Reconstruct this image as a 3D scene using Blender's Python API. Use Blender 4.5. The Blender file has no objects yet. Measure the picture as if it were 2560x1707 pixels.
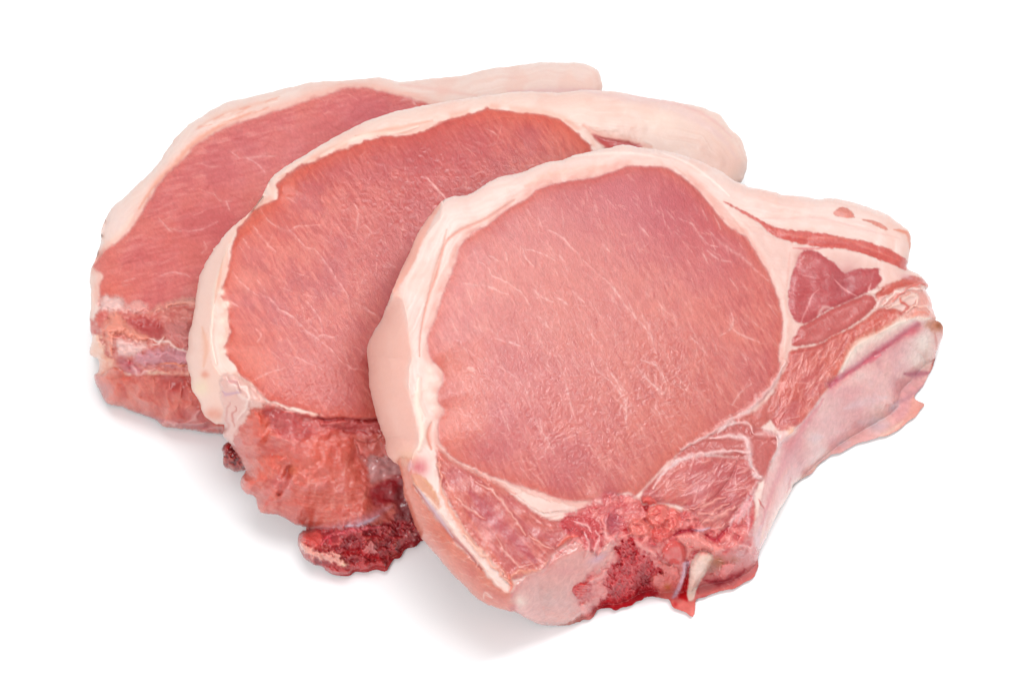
import bpy, math, random
import numpy as np
from mathutils import Vector, Matrix

scene = bpy.context.scene
# ---------------------------------------------------------------- camera
W0, H0 = 2560.0, 1707.0                 # size of the photograph; outlines below are noted in its pixels
ELEV, DIST, SPAN = math.radians(48), 1.05, 0.260   # camera pitch, distance, width of view at the meat
CP = Vector((0, 0, 0.015))
cpos = CP + Vector((0, -math.cos(ELEV), math.sin(ELEV))) * DIST
cam_d = bpy.data.cameras.new("camera")
cam = bpy.data.objects.new("camera", cam_d)
scene.collection.objects.link(cam)
cam.location = cpos
cam.rotation_euler = (math.pi / 2 - ELEV, 0, 0)
cam_d.sensor_width = 36
cam_d.lens = 36 * DIST / SPAN
cam_d.dof.use_dof = True; cam_d.dof.focus_distance = 1.03; cam_d.dof.aperture_fstop = 45
cam_d.clip_start, cam_d.clip_end = 0.05, 60
scene.camera = cam
scene.render.resolution_x, scene.render.resolution_y = 1024, 682
# ---------------------------------------------------------------- light
world = bpy.data.worlds.new("World"); scene.world = world
world.use_nodes = True
bg = world.node_tree.nodes["Background"]
bg.inputs[0].default_value = (1, 1, 1, 1)
bg.inputs[1].default_value = 0.66


def softbox(name, loc, target, size, power, col=(1, 1, 1)):
    d = bpy.data.lights.new(name, 'AREA'); d.shape = 'RECTANGLE'
    d.size, d.size_y = size; d.energy = power; d.color = col
    o = bpy.data.objects.new(name, d); scene.collection.objects.link(o)
    o.location = loc
    o.rotation_euler = (Vector(target) - Vector(loc)).to_track_quat('-Z', 'Y').to_euler()
    return o


softbox("softbox_overhead", (0.05, 0.1, 1.25), (0, 0, 0), (1.0, 0.7), 10.5)
softbox("softbox_side", (0.62, 0.12, 1.05), (0, 0, 0), (0.30, 0.26), 5.0)
softbox("added_front_fill", (-0.35, -1.15, 0.95), (0, 0, 0), (0.55, 0.4), 14.5)  # unseen fill light added on the camera side to brighten the chop sides
scene.view_settings.view_transform = 'Standard'
scene.view_settings.look = 'None'
scene.view_settings.exposure = 0
scene.view_settings.gamma = 1
scene.cycles.max_bounces = 8
scene.cycles.use_denoising = True

# ---------------------------------------------------------------- small tools
CROPS = {'S': (0, 0, 1, 1), 'V': (0, 0, 2352 / 2560, 2352 / 2560), 'A': (900, 350, 2281 / 800, 2281 / 800),
         'B': (1600, 350, 2281 / 800, 2281 / 800), 'C': (900, 900, 2.24, 2.24), 'D': (1500, 900, 2.24, 2.24),
         'E': (450, 200, 2281 / 800, 2281 / 800), 'F': (450, 700, 1.96, 1.96), 'G': (200, 150, 2281 / 800, 2281 / 800),
         'H': (200, 600, 2.85, 2.85), 'T': (1000, 130, 2.6133, 2.6133), 'K': (1400, 1180, 4.127, 4.127),
         'R': (1900, 600, 2.85, 2.85), 'L': (540, 1000, 3.409, 3.409)}


def P(s):
    """outline notes -> points; a letter names the detail sheet that the following numbers were measured on"""
    out, c = [], CROPS['S']
    for tok in s.split():
        if tok in CROPS:
            c = CROPS[tok]
        else:
            x, y = tok.split(',')
            out.append((c[0] + float(x) / c[2], c[1] + float(y) / c[3]))
    return np.array(out)


def smooth(p, closed=True, n=4):
    q = []
    m = len(p)
    for i in range(m if closed else m - 1):
        if closed:
            a, b, c, d = p[(i - 1) % m], p[i], p[(i + 1) % m], p[(i + 2) % m]
        else:
            a, b, c, d = p[max(i - 1, 0)], p[i], p[i + 1], p[min(i + 2, m - 1)]
        for k in range(n):
            t = k / n
            q.append(0.5 * ((2 * b) + (-a + c) * t + (2 * a - 5 * b + 4 * c - d) * t * t + (-a + 3 * b - 3 * c + d) * t ** 3))
    if not closed:
        q.append(p[-1])
    return np.array(q)


def tabs(seed):
    return np.random.RandomState(seed).rand(256, 256).astype(np.float32)


_T = {}


def vn(x, y, seed=0):
    """smooth value noise, 0..1, one lattice cell per unit"""
    if seed not in _T:
        _T[seed] = tabs(seed)
    t = _T[seed]
    xi = np.floor(x).astype(np.int64); yi = np.floor(y).astype(np.int64)
    fx = x - xi; fy = y - yi
    fx = fx * fx * fx * (fx * (fx * 6 - 15) + 10); fy = fy * fy * fy * (fy * (fy * 6 - 15) + 10)
    x0 = xi & 255; x1 = (xi + 1) & 255; y0 = yi & 255; y1 = (yi + 1) & 255
    return (t[y0, x0] * (1 - fx) + t[y0, x1] * fx) * (1 - fy) + (t[y1, x0] * (1 - fx) + t[y1, x1] * fx) * fy


def fbm(x, y, seed=0, o=3):
    s = 0; a = 0.5; tot = 0
    for i in range(o):
        c, sn = math.cos(0.7 * i), math.sin(0.7 * i)
        s = s + a * vn((x * c - y * sn) * 2 ** i + 7.3 * i, (x * sn + y * c) * 2 ** i + 3.1 * i, seed + i)
        tot += a; a *= 0.5
    return s / tot


def ridge(x, y, seed=0):
    return 1 - np.abs(2 * vn(x, y, seed) - 1) * 2.2


def sst(a, b, x):
    t = np.clip((x - a) / (b - a), 0, 1)
    return t * t * (3 - 2 * t)


class Canvas:
    """the measured surface of one chop: colour, relief, gloss and tissue of every point"""

    def __init__(s, outer, h, seed=1, jag=(1.2, 9), hard=None):
        s.h = h; s.seed = seed
        o = smooth(P(outer))
        s.x0, s.y0 = o.min(0) - 26; s.x1, s.y1 = o.max(0) + 26
        xs = np.arange(s.x0, s.x1, h); ys = np.arange(s.y0, s.y1, h)
        s.X, s.Y = [a.astype(np.float32) for a in np.meshgrid(xs, ys)]
        s.sh = s.X.shape
        s.dO = s.sdf_full(o)
        n = (fbm(s.X / jag[1], s.Y / jag[1], seed + 40, 3) - 0.5) * 2 * jag[0]
        s.dS = s.dO.copy()
        s.dO = s.dO + n
        s.col = np.zeros(s.sh + (3,), np.float32)
        s.hgt = np.zeros(s.sh, np.float32)
        s.wet = np.full(s.sh, 0.5, np.float32)     # gloss 0..1
        s.bmp = np.full(s.sh, 0.5, np.float32)     # fine wrinkle strength
        s.lab = np.zeros(s.sh, np.int16)
        s.names = []; s.mats = []
        s.rs = random.Random(seed)

    def _seg(s, pts, X, Y, closed):
        d2 = np.full(X.shape, 1e12, np.float32)
        par = np.zeros(X.shape, bool); tt = np.zeros(X.shape, np.float32)
        m = len(pts); L = 0.0
        tot = sum(np.hypot(*(pts[(i + 1) % m] - pts[i])) for i in range(m if closed else m - 1)) + 1e-9
        for i in range(m if closed else m - 1):
            ax, ay = pts[i]; bx, by = pts[(i + 1) % m]
            ex, ey = bx - ax, by - ay
            l2 = ex * ex + ey * ey + 1e-9
            t = np.clip(((X - ax) * ex + (Y - ay) * ey) / l2, 0, 1)
            dd = (X - ax - t * ex) ** 2 + (Y - ay - t * ey) ** 2
            if not closed:
                m_ = dd < d2
                tt[m_] = (L + t[m_] * math.sqrt(l2)) / tot
                L += math.sqrt(l2)
            np.minimum(d2, dd, out=d2)
            if closed:
                c = (ay > Y) != (by > Y)
                if c.any():
                    xx = (bx - ax) * (Y - ay) / (by - ay + 1e-12) + ax
                    par ^= c & (X < xx)
        d = np.sqrt(d2)
        return (np.where(par, d, -d), tt) if closed else (d, tt)

    def sdf_full(s, pts):
        # exact on a coarse grid, then upsampled: the distance varies slowly
        k = 3
        Xc = s.X[::k, ::k]; Yc = s.Y[::k, ::k]
        d, _ = s._seg(pts, Xc, Yc, True)
        gx = (s.X - s.x0) / (s.h * k); gy = (s.Y - s.y0) / (s.h * k)
        x0 = np.clip(np.floor(gx).astype(int), 0, Xc.shape[1] - 2); y0 = np.clip(np.floor(gy).astype(int), 0, Xc.shape[0] - 2)
        fx = np.clip(gx - x0, 0, 1); fy = np.clip(gy - y0, 0, 1)
        return ((d[y0, x0] * (1 - fx) + d[y0, x0 + 1] * fx) * (1 - fy) + (d[y0 + 1, x0] * (1 - fx) + d[y0 + 1, x0 + 1] * fx) * fy).astype(np.float32)

    def box(s, pts, m):
        lo = pts.min(0) - m; hi = pts.max(0) + m
        i0 = max(0, int((lo[0] - s.x0) / s.h)); i1 = min(s.sh[1], int((hi[0] - s.x0) / s.h) + 2)
        j0 = max(0, int((lo[1] - s.y0) / s.h)); j1 = min(s.sh[0], int((hi[1] - s.y0) / s.h) + 2)
        return (slice(j0, max(j1, j0 + 1)), slice(i0, max(i1, i0 + 1)))

    def part(s, name, mat):
        s.names.append(name); s.mats.append(mat)
        return len(s.names) - 1

    def fill(s, pts, col=None, f=3, jag=(2, 9), h=0, hf=None, edge=0, ew=7, lab=None, a=1, wet=None, bmp=None):
        """paint a region: f feather, h relief in mm with hf run-up, edge groove in mm along the border"""
        pts = P(pts) if isinstance(pts, str) else pts
        if len(pts) > 2:
            pts = smooth(pts, n=3)
        hf = hf or f
        b = s.box(pts, 30)
        X, Y = s.X[b], s.Y[b]
        if X.size == 0:
            return None
        d, _ = s._seg(pts, X, Y, True)
        if jag[0]:
            d = d + (fbm(X / jag[1], Y / jag[1], s.seed + 11, 3) - 0.5) * 2 * jag[0] * 1.6
        m = sst(-f, f, d) * a
        if col is not None:
            s.col[b] += (np.array(col, np.float32) / 255 - s.col[b]) * m[..., None]
        if h:
            s.hgt[b] += h * sst(0, hf, d + hf * 0.3)
        if edge:
            s.hgt[b] -= edge * np.exp(-(d / ew) ** 2)
        if wet is not None:
            s.wet[b] += (wet - s.wet[b]) * m
        if bmp is not None:
            s.bmp[b] += (bmp - s.bmp[b]) * m
        if lab is not None:
            s.lab[b][d > 0] = lab
        return b, d

    def stroke(s, pts, w, col, a=0.8, h=0, soft=1.0, taper=True, wob=0, wet=None, thread=False):
        pts = P(pts) if isinstance(pts, str) else np.asarray(pts)
        pts = smooth(pts, False, 4) if len(pts) > 2 else pts
        b = s.box(pts, w * 2.2 + 3)
        X, Y = s.X[b], s.Y[b]
        if wob:
            X = X + (vn(X / 14, Y / 14, s.seed + 5) - .5) * wob * 2; Y = Y + (vn(X / 14, Y / 14, s.seed + 6) - .5) * wob * 2
        d, t = s._seg(pts, X, Y, False)
        ww = w * (0.25 + 0.75 * np.sin(np.pi * np.clip(t, 0.02, 0.98))) if taper else w * np.ones_like(t)
        ww = ww * (0.7 + 0.6 * vn(s.X[b] / 7, s.Y[b] / 7, s.seed + 8))
        m = np.exp(-(d / (ww * 0.6 + 0.4)) ** 2) * a if soft >= 1 else sst(ww, ww * soft, d) * a
        if thread:
            m = m * np.clip(1.7 * fbm(s.X[b] / 9, s.Y[b] / 9, s.seed + 13, 2) - 0.15, 0, 1) + 0.16 * a * np.exp(-(d / (ww * 2.2 + 2)) ** 2)
        if col is not None:
            s.col[b] += (np.array(col, np.float32) / 255 - s.col[b]) * m[..., None]
        if h:
            s.hgt[b] += h * np.exp(-(d / (ww * 0.8 + 1)) ** 2)
        if wet is not None:
            s.wet[b] += (wet - s.wet[b]) * m

    def blob(s, x, y, r, col=None, a=0.6, h=0, ry=None, sheet='S', ang=0, mask=None, bmp=None, wet=None):
        c = CROPS[sheet]; x = c[0] + x / c[2]; y = c[1] + y / c[3]; r = r / c[2]; ry = (ry / c[2]) if ry else r
        m_ = max(r, ry)
        b = s.box(np.array([[x, y]]), m_ * 2.4)
        dx, dy = s.X[b] - x, s.Y[b] - y
        ca, sa = math.cos(math.radians(ang)), math.sin(math.radians(ang))
        u, v = dx * ca + dy * sa, -dx * sa + dy * ca
        q = np.exp(-((u / r) ** 2 + (v / ry) ** 2) * 1.2) * (0.75 + 0.5 * fbm(s.X[b] / (m_ * .4 + 3), s.Y[b] / (m_ * .4 + 3), s.seed + 21, 2))
        if mask is not None:
            q = q * mask[b]
        if col is not None:
            s.col[b] += (np.array(col, np.float32) / 255 - s.col[b]) * np.clip(q * a, 0, 1)[..., None]
        if h:
            s.hgt[b] += h * q
        if bmp is not None:
            s.bmp[b] += (bmp - s.bmp[b]) * np.clip(q, 0, 1)
        if wet is not None:
            s.wet[b] += (wet - s.wet[b]) * np.clip(q, 0, 1)

    def tint(s, mask, col, a):
        s.col += (np.array(col, np.float32) / 255 - s.col) * (np.clip(mask, 0, 1) * a)[..., None]


def plane(a, b, c):
    """height above the table in mm as a linear function of where a point shows: three (x, y, mm)"""
    A = np.array([[a[0], a[1], 1], [b[0], b[1], 1], [c[0], c[1], 1]], float)
    pts = [ray_at_z(q[0], q[1], q[2] / 1000) for q in (a, b, c)]
    n = (pts[1] - pts[0]).cross(pts[2] - pts[0]).normalized()
    if n.z < 0:
        n = -n
    return pts[0], n


ex_, ey_, ez_ = [Vector(v) for v in (cam.rotation_euler.to_matrix().transposed())]


def raydir(px, py):
    k = SPAN / DIST / W0
    u = (px - W0 / 2) * k; v = -(py - H0 / 2) * k
    return ex_ * u + ey_ * v - ez_


def ray_at_z(px, py, z):
    d = raydir(px, py)
    return cpos + d * ((z - cpos.z) / d.z)


def rays(X, Y):
    k = SPAN / DIST / W0
    u = ((X - W0 / 2) * k)[..., None]; v = (-(Y - H0 / 2) * k)[..., None]
    return u * np.array(ex_) + v * np.array(ey_) - np.array(ez_)


def t_plane(D, pl):
    p, n = pl
    n = np.array(n)
    return np.dot(np.array(p) - np.array(cpos), n) / (D @ n)


def srgb2lin(c):
    c = np.clip(c, 0, 1)
    return np.where(c <= 0.04045, c / 12.92, ((c + 0.055) / 1.055) ** 2.4)


# ---------------------------------------------------------------- materials
def tissue(name, rough=(0.5, 0.25), bscale=900, bstr=0.4, bscale2=300, bstr2=0.3, sss=0.6, mott=0.10, spec=0.4, coat=0.6, cscale=1500, tint=(1, 1, 1), gain=1.0, rad=(0.0012, 0.0005, 0.0004), stretch=(1, 1, 1), grain=-62):
    m = bpy.data.materials.new(name); m.use_nodes = True
    nt = m.node_tree; N = nt.nodes; Lk = nt.links
    b = N["Principled BSDF"]
    def nd(t, **k):
        n = N.new(t)
        for a, v in k.items():
            setattr(n, a, v)
        return n
    col = nd("ShaderNodeAttribute", attribute_name="tone")
    aux = nd("ShaderNodeAttribute", attribute_name="surface")
    sep = nd("ShaderNodeSeparateColor"); Lk.new(aux.outputs["Color"], sep.inputs[0])
    tc = nd("ShaderNodeTexCoord")
    mp = nd("ShaderNodeMapping", vector_type='TEXTURE'); mp.inputs["Scale"].default_value = stretch
    mp.inputs["Rotation"].default_value = (0, 0, math.radians(grain))
    Lk.new(tc.outputs["Object"], mp.inputs[0])
    n1 = nd("ShaderNodeTexNoise"); n1.inputs["Scale"].default_value = bscale; n1.inputs["Detail"].default_value = 4; n1.inputs["Roughness"].default_value = 0.6
    n1.inputs["Distortion"].default_value = 0.6
    n2 = nd("ShaderNodeTexNoise"); n2.inputs["Scale"].default_value = bscale2; n2.inputs["Detail"].default_value = 3
    n2.inputs["Distortion"].default_value = 1.2
    for n in (n1, n2):
        Lk.new(mp.outputs[0], n.inputs["Vector"])
    # colour mottling
    mr = nd("ShaderNodeMapRange"); mr.inputs[1].default_value = 0.3; mr.inputs[2].default_value = 0.7
    mr.inputs[3].default_value = (1 - mott) * gain; mr.inputs[4].default_value = (1 + mott) * gain
    Lk.new(n1.outputs["Fac"], mr.inputs[0])
    vm = nd("ShaderNodeVectorMath", operation='SCALE')
    Lk.new(col.outputs["Color"], vm.inputs[0]); Lk.new(mr.outputs[0], vm.inputs["Scale"])
    vt = nd("ShaderNodeVectorMath", operation='MULTIPLY'); vt.inputs[1].default_value = tint
    Lk.new(vm.outputs[0], vt.inputs[0]); Lk.new(vt.outputs[0], b.inputs["Base Color"])
    # bump
    ml = nd("ShaderNodeMath", operation='MULTIPLY'); ml.inputs[1].default_value = bstr2 * 1.6
    # wrinkles: ridged
    ab = nd("ShaderNodeMath", operation='SUBTRACT'); ab.inputs[1].default_value = 0.5; Lk.new(n2.outputs["Fac"], ab.inputs[0])
    ab2 = nd("ShaderNodeMath", operation='ABSOLUTE'); Lk.new(ab.outputs[0], ab2.inputs[0])
    ab3 = nd("ShaderNodeMath", operation='POWER'); ab3.inputs[1].default_value = 0.6; Lk.new(ab2.outputs[0], ab3.inputs[0])
    Lk.new(ab3.outputs[0], ml.inputs[0])
    m1 = nd("ShaderNodeMath", operation='MULTIPLY_ADD'); m1.inputs[1].default_value = bstr
    Lk.new(n1.outputs["Fac"], m1.inputs[0]); Lk.new(ml.outputs[0], m1.inputs[2])
    bp = nd("ShaderNodeBump"); bp.inputs["Distance"].default_value = 0.0002
    Lk.new(sep.outputs[1], bp.inputs["Strength"]); Lk.new(m1.outputs[0], bp.inputs["Height"])
    Lk.new(bp.outputs[0], b.inputs["Normal"])
    bc = nd("ShaderNodeBump"); bc.inputs["Distance"].default_value = 0.00026
    mc = nd("ShaderNodeMath", operation='MULTIPLY'); mc.inputs[1].default_value = 1.0
    Lk.new(sep.outputs[1], mc.inputs[0]); Lk.new(mc.outputs[0], bc.inputs["Strength"])
    n3 = nd("ShaderNodeTexNoise"); n3.inputs["Scale"].default_value = cscale; n3.inputs["Detail"].default_value = 2; n3.inputs["Distortion"].default_value = 2.0
    Lk.new(mp.outputs[0], n3.inputs["Vector"]); Lk.new(n3.outputs["Fac"], bc.inputs["Height"])
    Lk.new(bc.outputs[0], b.inputs["Coat Normal"])
    cm = nd("ShaderNodeMath", operation='MULTIPLY'); cm.inputs[1].default_value = coat
    Lk.new(sep.outputs[0], cm.inputs[0]); Lk.new(cm.outputs[0], b.inputs["Coat Weight"])
    b.inputs["Coat Roughness"].default_value = 0.13
    b.inputs["Coat IOR"].default_value = 1.45
    rr = nd("ShaderNodeMapRange"); rr.inputs[3].default_value = rough[0]; rr.inputs[4].default_value = rough[1]
    Lk.new(sep.outputs[0], rr.inputs[0]); Lk.new(rr.outputs[0], b.inputs["Roughness"])
    b.inputs["Specular IOR Level"].default_value = spec
    b.inputs["Subsurface Weight"].default_value = sss
    b.inputs["Subsurface Scale"].default_value = 1.0
    b.inputs["Subsurface Radius"].default_value = rad
    b.inputs["IOR"].default_value = 1.4
    return m


MEAT = tissue("raw_meat", rough=(0.36, 0.18), bscale=1500, bstr=0.3, bscale2=1200, bstr2=0.25, cscale=1900, mott=0.12, stretch=(1.9, 1, 1))
FAT = tissue("white_fat", coat=0.4, rough=(0.5, 0.3), bscale=1300, bstr=0.30, bscale2=200, bstr2=0.15, mott=0.02, rad=(0.0012, 0.0008, 0.0006))
BONE = tissue("bone_tissue", rough=(0.42, 0.2), bscale=700, bstr=0.45, bscale2=260, bstr2=0.35, mott=0.12)


# ---------------------------------------------------------------- solid from a measured surface
def build_chop(name, cv, face, fpl, bpl, base, label, group, under=None, edge_r=34, ztable=0.0012, side_pow=0.5, side_k=2.2):
    X, Y, h = cv.X.copy(), cv.Y.copy(), cv.h
    dO = cv.dO
    gy, gx = np.gradient(cv.dS, h); gls = np.sqrt(gx * gx + gy * gy) + 1e-6
    sx, sy = gx / gls, gy / gls
    gy, gx = np.gradient(dO, h)
    gl = np.sqrt(gx * gx + gy * gy) + 1e-6
    keep = dO > -0.75 * h
    near = keep & (dO < 0.35 * h)
    X[near] -= (gx / gl * dO)[near]; Y[near] -= (gy / gl * dO)[near]
    dIn = np.maximum(dO, 0)
    dF = np.maximum(-cv.sdf_full(smooth(P(face), n=3)), 0)
    r = dF / (dF + dIn + 1e-4)
    Wd = (dF + dIn) * SPAN / W0 * side_k
    g = side_pow * r + (1 - side_pow) * (1 - np.sqrt(np.clip(1 - r * r, 0, 1)))
    D = rays(X, Y)
    tF = t_plane(D, fpl); tB = t_plane(D, bpl)
    tB = np.maximum(tB, tF + 0.002)
    t = tF + np.minimum(tB - tF, Wd) * g
    # rounded rim all round
    q = np.clip(1 - dIn / edge_r, 0, 1)
    t = t + 0.0042 * (1 - 0.8 * r) * (1 - np.sqrt(np.clip(1 - q * q, 0, 1)))
    # measured relief, fading at the very rim
    t = t - cv.hgt / 1000 * sst(0, 10, dIn)
    if under is not None:        # pressed down by the chop lying on top
        upl, uout = under
        w = sst(8, 60, cv.sdf_full(smooth(P(uout), n=2)))
        tu = t_plane(D, upl) + 0.0008
        t = np.where(w > 0, np.maximum(t, t * (1 - w) + tu * w), t)
    # never through the table
    tz = (ztable - cpos.z) / D[..., 2]
    t = np.minimum(t, tz)
    Pf = np.array(cpos) + D * t[..., None]
    nb = np.array(bpl[1])
    dist = (Pf - np.array(bpl[0])) @ nb
    # hidden walls and underside: straight through the slab, drawn in a little under the rim
    vd = D / np.linalg.norm(D, axis=-1, keepdims=True)
    ow = -sx[..., None] * np.array(ex_) + sy[..., None] * np.array(ey_)
    dn = vd - ow * (0.05 * np.exp(-(dIn / 60) ** 2))[..., None]
    Pb = Pf + dn * (np.maximum(dist, 0.0006) / np.maximum(-(dn @ nb), 0.3))[..., None]
    low = Pb[..., 2] < 0.0004
    fz = np.clip((Pf[..., 2] - 0.0004) / np.maximum(Pf[..., 2] - Pb[..., 2], 1e-6), 0, 1)
    Pb = np.where(low[..., None], Pf + (Pb - Pf) * fz[..., None], Pb)
    # cells
    k = keep[:-1, :-1] & keep[1:, :-1] & keep[:-1, 1:] & keep[1:, 1:]
    idx = np.full(cv.sh, -1, np.int64)
    used = np.zeros(cv.sh, bool)
    used[:-1, :-1] |= k; used[1:, :-1] |= k; used[:-1, 1:] |= k; used[1:, 1:] |= k
    n = used.sum()
    idx[used] = np.arange(n)
    j, i = np.nonzero(k)
    quads = np.stack([idx[j, i], idx[j + 1, i], idx[j + 1, i + 1], idx[j, i + 1]], 1)
    flab = cv.lab[j, i]
    V = Pf[used]
    # smooth vertex normals from the grid
    tu_ = np.zeros(cv.sh + (3,)); tv_ = np.zeros(cv.sh + (3,))
    um = used[..., None]                              # one-sided at the rim
    nx = np.where(um[:, 2:], Pf[:, 2:], Pf[:, 1:-1]); pv = np.where(um[:, :-2], Pf[:, :-2], Pf[:, 1:-1]); tu_[:, 1:-1] = nx - pv
    nx = np.where(um[2:], Pf[2:], Pf[1:-1]); pv = np.where(um[:-2], Pf[:-2], Pf[1:-1]); tv_[1:-1] = pv - nx
    NN = np.cross(tu_, tv_); NN /= np.linalg.norm(NN, axis=-1, keepdims=True) + 1e-12
    NV = NN[used]
    root = bpy.data.objects.new(name, None); scene.collection.objects.link(root)
    base = Vector(base)
    root.location = base
    root.empty_display_size = 0.02
    root['label'] = label; root['category'] = 'pork chop'; root['group'] = group
    col = srgb2lin(cv.col[used])
    red = np.clip((col[:, 0] - col[:, 1]) / (col[:, 0] + 1e-3) * 1.5 - 0.25, 0, 1)[:, None]     # lean against fat
    lv = cv.lab[used]; rich = np.isin(lv, [i for i, m_ in enumerate(cv.names) if m_ in ('chine_bone', 'bone_marrow', 'round_nodule')])[:, None] * red
    col = col * (1 - rich * np.array((-.1, .18, .12)))
    col = col * ((0.61 - 0.07 * red) * (1 - red * np.array((0, .29, .33)))); wet = cv.wet[used]; bmp = cv.bmp[used]
    bo = np.array(base)

    def mesh(nm, vv, ff, nn, cc, ww, bb, mat, parent=root):
        me = bpy.data.meshes.new(nm)
        me.vertices.add(len(vv)); me.vertices.foreach_set("co", (vv - bo).astype(np.float32).ravel())
        me.loops.add(ff.size); me.loops.foreach_set("vertex_index", ff.astype(np.int32).ravel())
        me.polygons.add(len(ff))
        me.polygons.foreach_set("loop_start", np.arange(0, ff.size, 4, dtype=np.int32))
        me.polygons.foreach_set("loop_total", np.full(len(ff), 4, np.int32))
        me.polygons.foreach_set("use_smooth", np.ones(len(ff), bool))
        me.update(calc_edges=True)
        a = me.attributes.new("tone", 'FLOAT_COLOR', 'POINT')
        a.data.foreach_set("color", np.concatenate([cc, np.ones((len(cc), 1))], 1).astype(np.float32).ravel())
        a = me.attributes.new("surface", 'FLOAT_COLOR', 'POINT')
        a.data.foreach_set("color", np.stack([ww, bb, ww * 0, ww * 0 + 1], 1).astype(np.float32).ravel())
        if nn is not None:
            me.normals_split_custom_set_from_vertices(nn.astype(np.float32).tolist())
        me.materials.append(mat)
        o = bpy.data.objects.new(nm, me); scene.collection.objects.link(o); o.parent = parent
        return o

    for L, (nm, mt) in enumerate(zip(cv.names, cv.mats)):
        q_ = quads[flab == L]
        if len(q_) == 0:
            continue
        u, inv = np.unique(q_, return_inverse=True)
        mesh(nm, V[u], inv.reshape(q_.shape), NV[u], col[u], wet[u], bmp[u], mt)
    # underside and hidden walls: coarse copy of the back, joined to the rim
    s = 4
    kc = np.zeros(cv.sh, bool)
    # full-resolution back would double the count: walls at full resolution, underside coarse cells
    edge_f = []
    kk = np.zeros((cv.sh[0] + 1, cv.sh[1] + 1), bool); kk[1:-1, 1:-1] = k
    c_ = kk[1:-1, 1:-1]
    for dj, di, a, b_ in ((0, -1, (0, 0), (1, 0)), (0, 1, (1, 1), (0, 1)), (-1, 0, (0, 1), (0, 0)), (1, 0, (1, 0), (1, 1))):
        nb_ = kk[1 + dj:kk.shape[0] - 1 + dj, 1 + di:kk.shape[1] - 1 + di]
        jj, ii = np.nonzero(c_ & ~nb_)
        edge_f.append(np.stack([idx[jj + a[0], ii + a[1]], idx[jj + b_[0], ii + b_[1]]], 1))
    E = np.concatenate(edge_f)
    u, inv = np.unique(E, return_inverse=True); inv = inv.reshape(E.shape)
    top = V[u]; bot = Pb[used][u]
    wn = len(u)
    vv = [top, bot]; cc = [col[u], col[u]]
    ff = [np.stack([inv[:, 1], inv[:, 0], inv[:, 0] + wn, inv[:, 1] + wn], 1)]
    jj, ii = np.nonzero(k[::s, ::s])
    jj = jj * s; ii = ii * s
    ok = (jj + s < cv.sh[0]) & (ii + s < cv.sh[1]); jj, ii = jj[ok], ii[ok]
    ok = used[jj, ii] & used[jj + s, ii] & used[jj, ii + s] & used[jj + s, ii + s]; jj, ii = jj[ok], ii[ok]
    Q = np.stack([idx[jj, ii], idx[jj, ii + s], idx[jj + s, ii + s], idx[jj + s, ii]], 1)
    u2, inv2 = np.unique(Q, return_inverse=True)
    vv.append(Pb[used][u2]); cc.append(col[u2]); ff.append(inv2.reshape(Q.shape) + 2 * wn)
    vv = np.concatenate(vv); cc = np.concatenate(cc); ff = np.concatenate(ff)
    mesh("underside", vv, ff, None, cc, np.full(len(vv), 0.5), np.full(len(vv), 0.3), FAT)
    print(name, "verts", n, "z range mm", Pf[used][:, 2].min() * 1000, Pf[used][:, 2].max() * 1000)
    return root


def marble(cv, mask_sdf, n, ang, col, length=(18, 60), w=(0.8, 1.8), a=(0.2, 0.5), spread=18, inner=14, h=0.03, seed=3, where=None):
    """short white fat threads scattered through a muscle, following its grain"""
    rs = random.Random(seed)
    jj, ii = np.nonzero(mask_sdf > inner)
    if len(jj) == 0:
        return
    for _ in range(n):
        q = rs.randrange(len(jj)); x, y = cv.X[jj[q], ii[q]], cv.Y[jj[q], ii[q]]
        if where is not None and rs.random() > where(x, y):
            continue
        t = math.radians((ang(x, y) if callable(ang) else ang) + rs.gauss(0, spread))
        L = rs.uniform(*length); pts = [(x, y)]
        for k in range(3):
            t += rs.gauss(0, 0.12)
            x += math.cos(t) * L / 3; y += math.sin(t) * L / 3; pts.append((x, y))
        cv.stroke(np.array(pts), rs.uniform(*w), col, a=rs.uniform(*a), h=h * 0.5, thread=True)


def full_sdf(cv, poly):
    return cv.sdf_full(smooth(P(poly), n=3))


def muscle_texture(cv, m, seed, ang=60, amp=0.16, sc=11, tone=((236, 160, 150), (190, 88, 88))):
    """fine folds of cut muscle plus light and dark mottling and painted wet glints; m is where (0..1)"""
    c, s = math.cos(math.radians(ang)), math.sin(math.radians(ang))
    U = cv.X * c + cv.Y * s; Vv = -cv.X * s + cv.Y * c
    wx = (fbm(cv.X / 40, cv.Y / 40, seed + 3, 2) - .5) * 40
    f1 = ridge(U / (sc * 2.2) + wx / 60, Vv / sc + wx / 25, seed)
    f2 = ridge(U / (sc * 1.1) + 9, Vv / (sc * 0.75) + wx / 20, seed + 1)
    cv.hgt += m * amp * 0.02 * (f1 * 0.6 + f2 * 0.4) * (0.4 + 1.2 * fbm(cv.X / 90, cv.Y / 90, seed + 9, 2))
    glint_net = np.maximum(ridge(U / 9 + wx / 20, Vv / 6 + wx / 9, seed + 12), ridge(U / 6 - wx / 9, Vv / 8 + wx / 15, seed + 13))
    cv.tint(m * sst(0.6, 1.0, glint_net) * sst(.42, .75, fbm(cv.X / 60, cv.Y / 60, seed + 14, 3)), (240, 176, 168), 0.28)  # wet highlights painted into the muscle colour as fine pale lines
    big = fbm(cv.X / 70, cv.Y / 70, seed + 5, 3)
    fib = fbm(U / 34, Vv / 6, seed + 7, 3)
    cv.tint(m * sst(0.48, 0.75, fib), tone[0], 0.6)
    cv.tint(m * sst(0.52, 0.22, fib), tone[1], 0.42)
    cv.tint(m * sst(0.5, 0.75, big), (232, 144, 126), 0.45)
    cv.tint(m * sst(0.5, 0.25, big), (198, 102, 112), 0.42)


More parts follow.
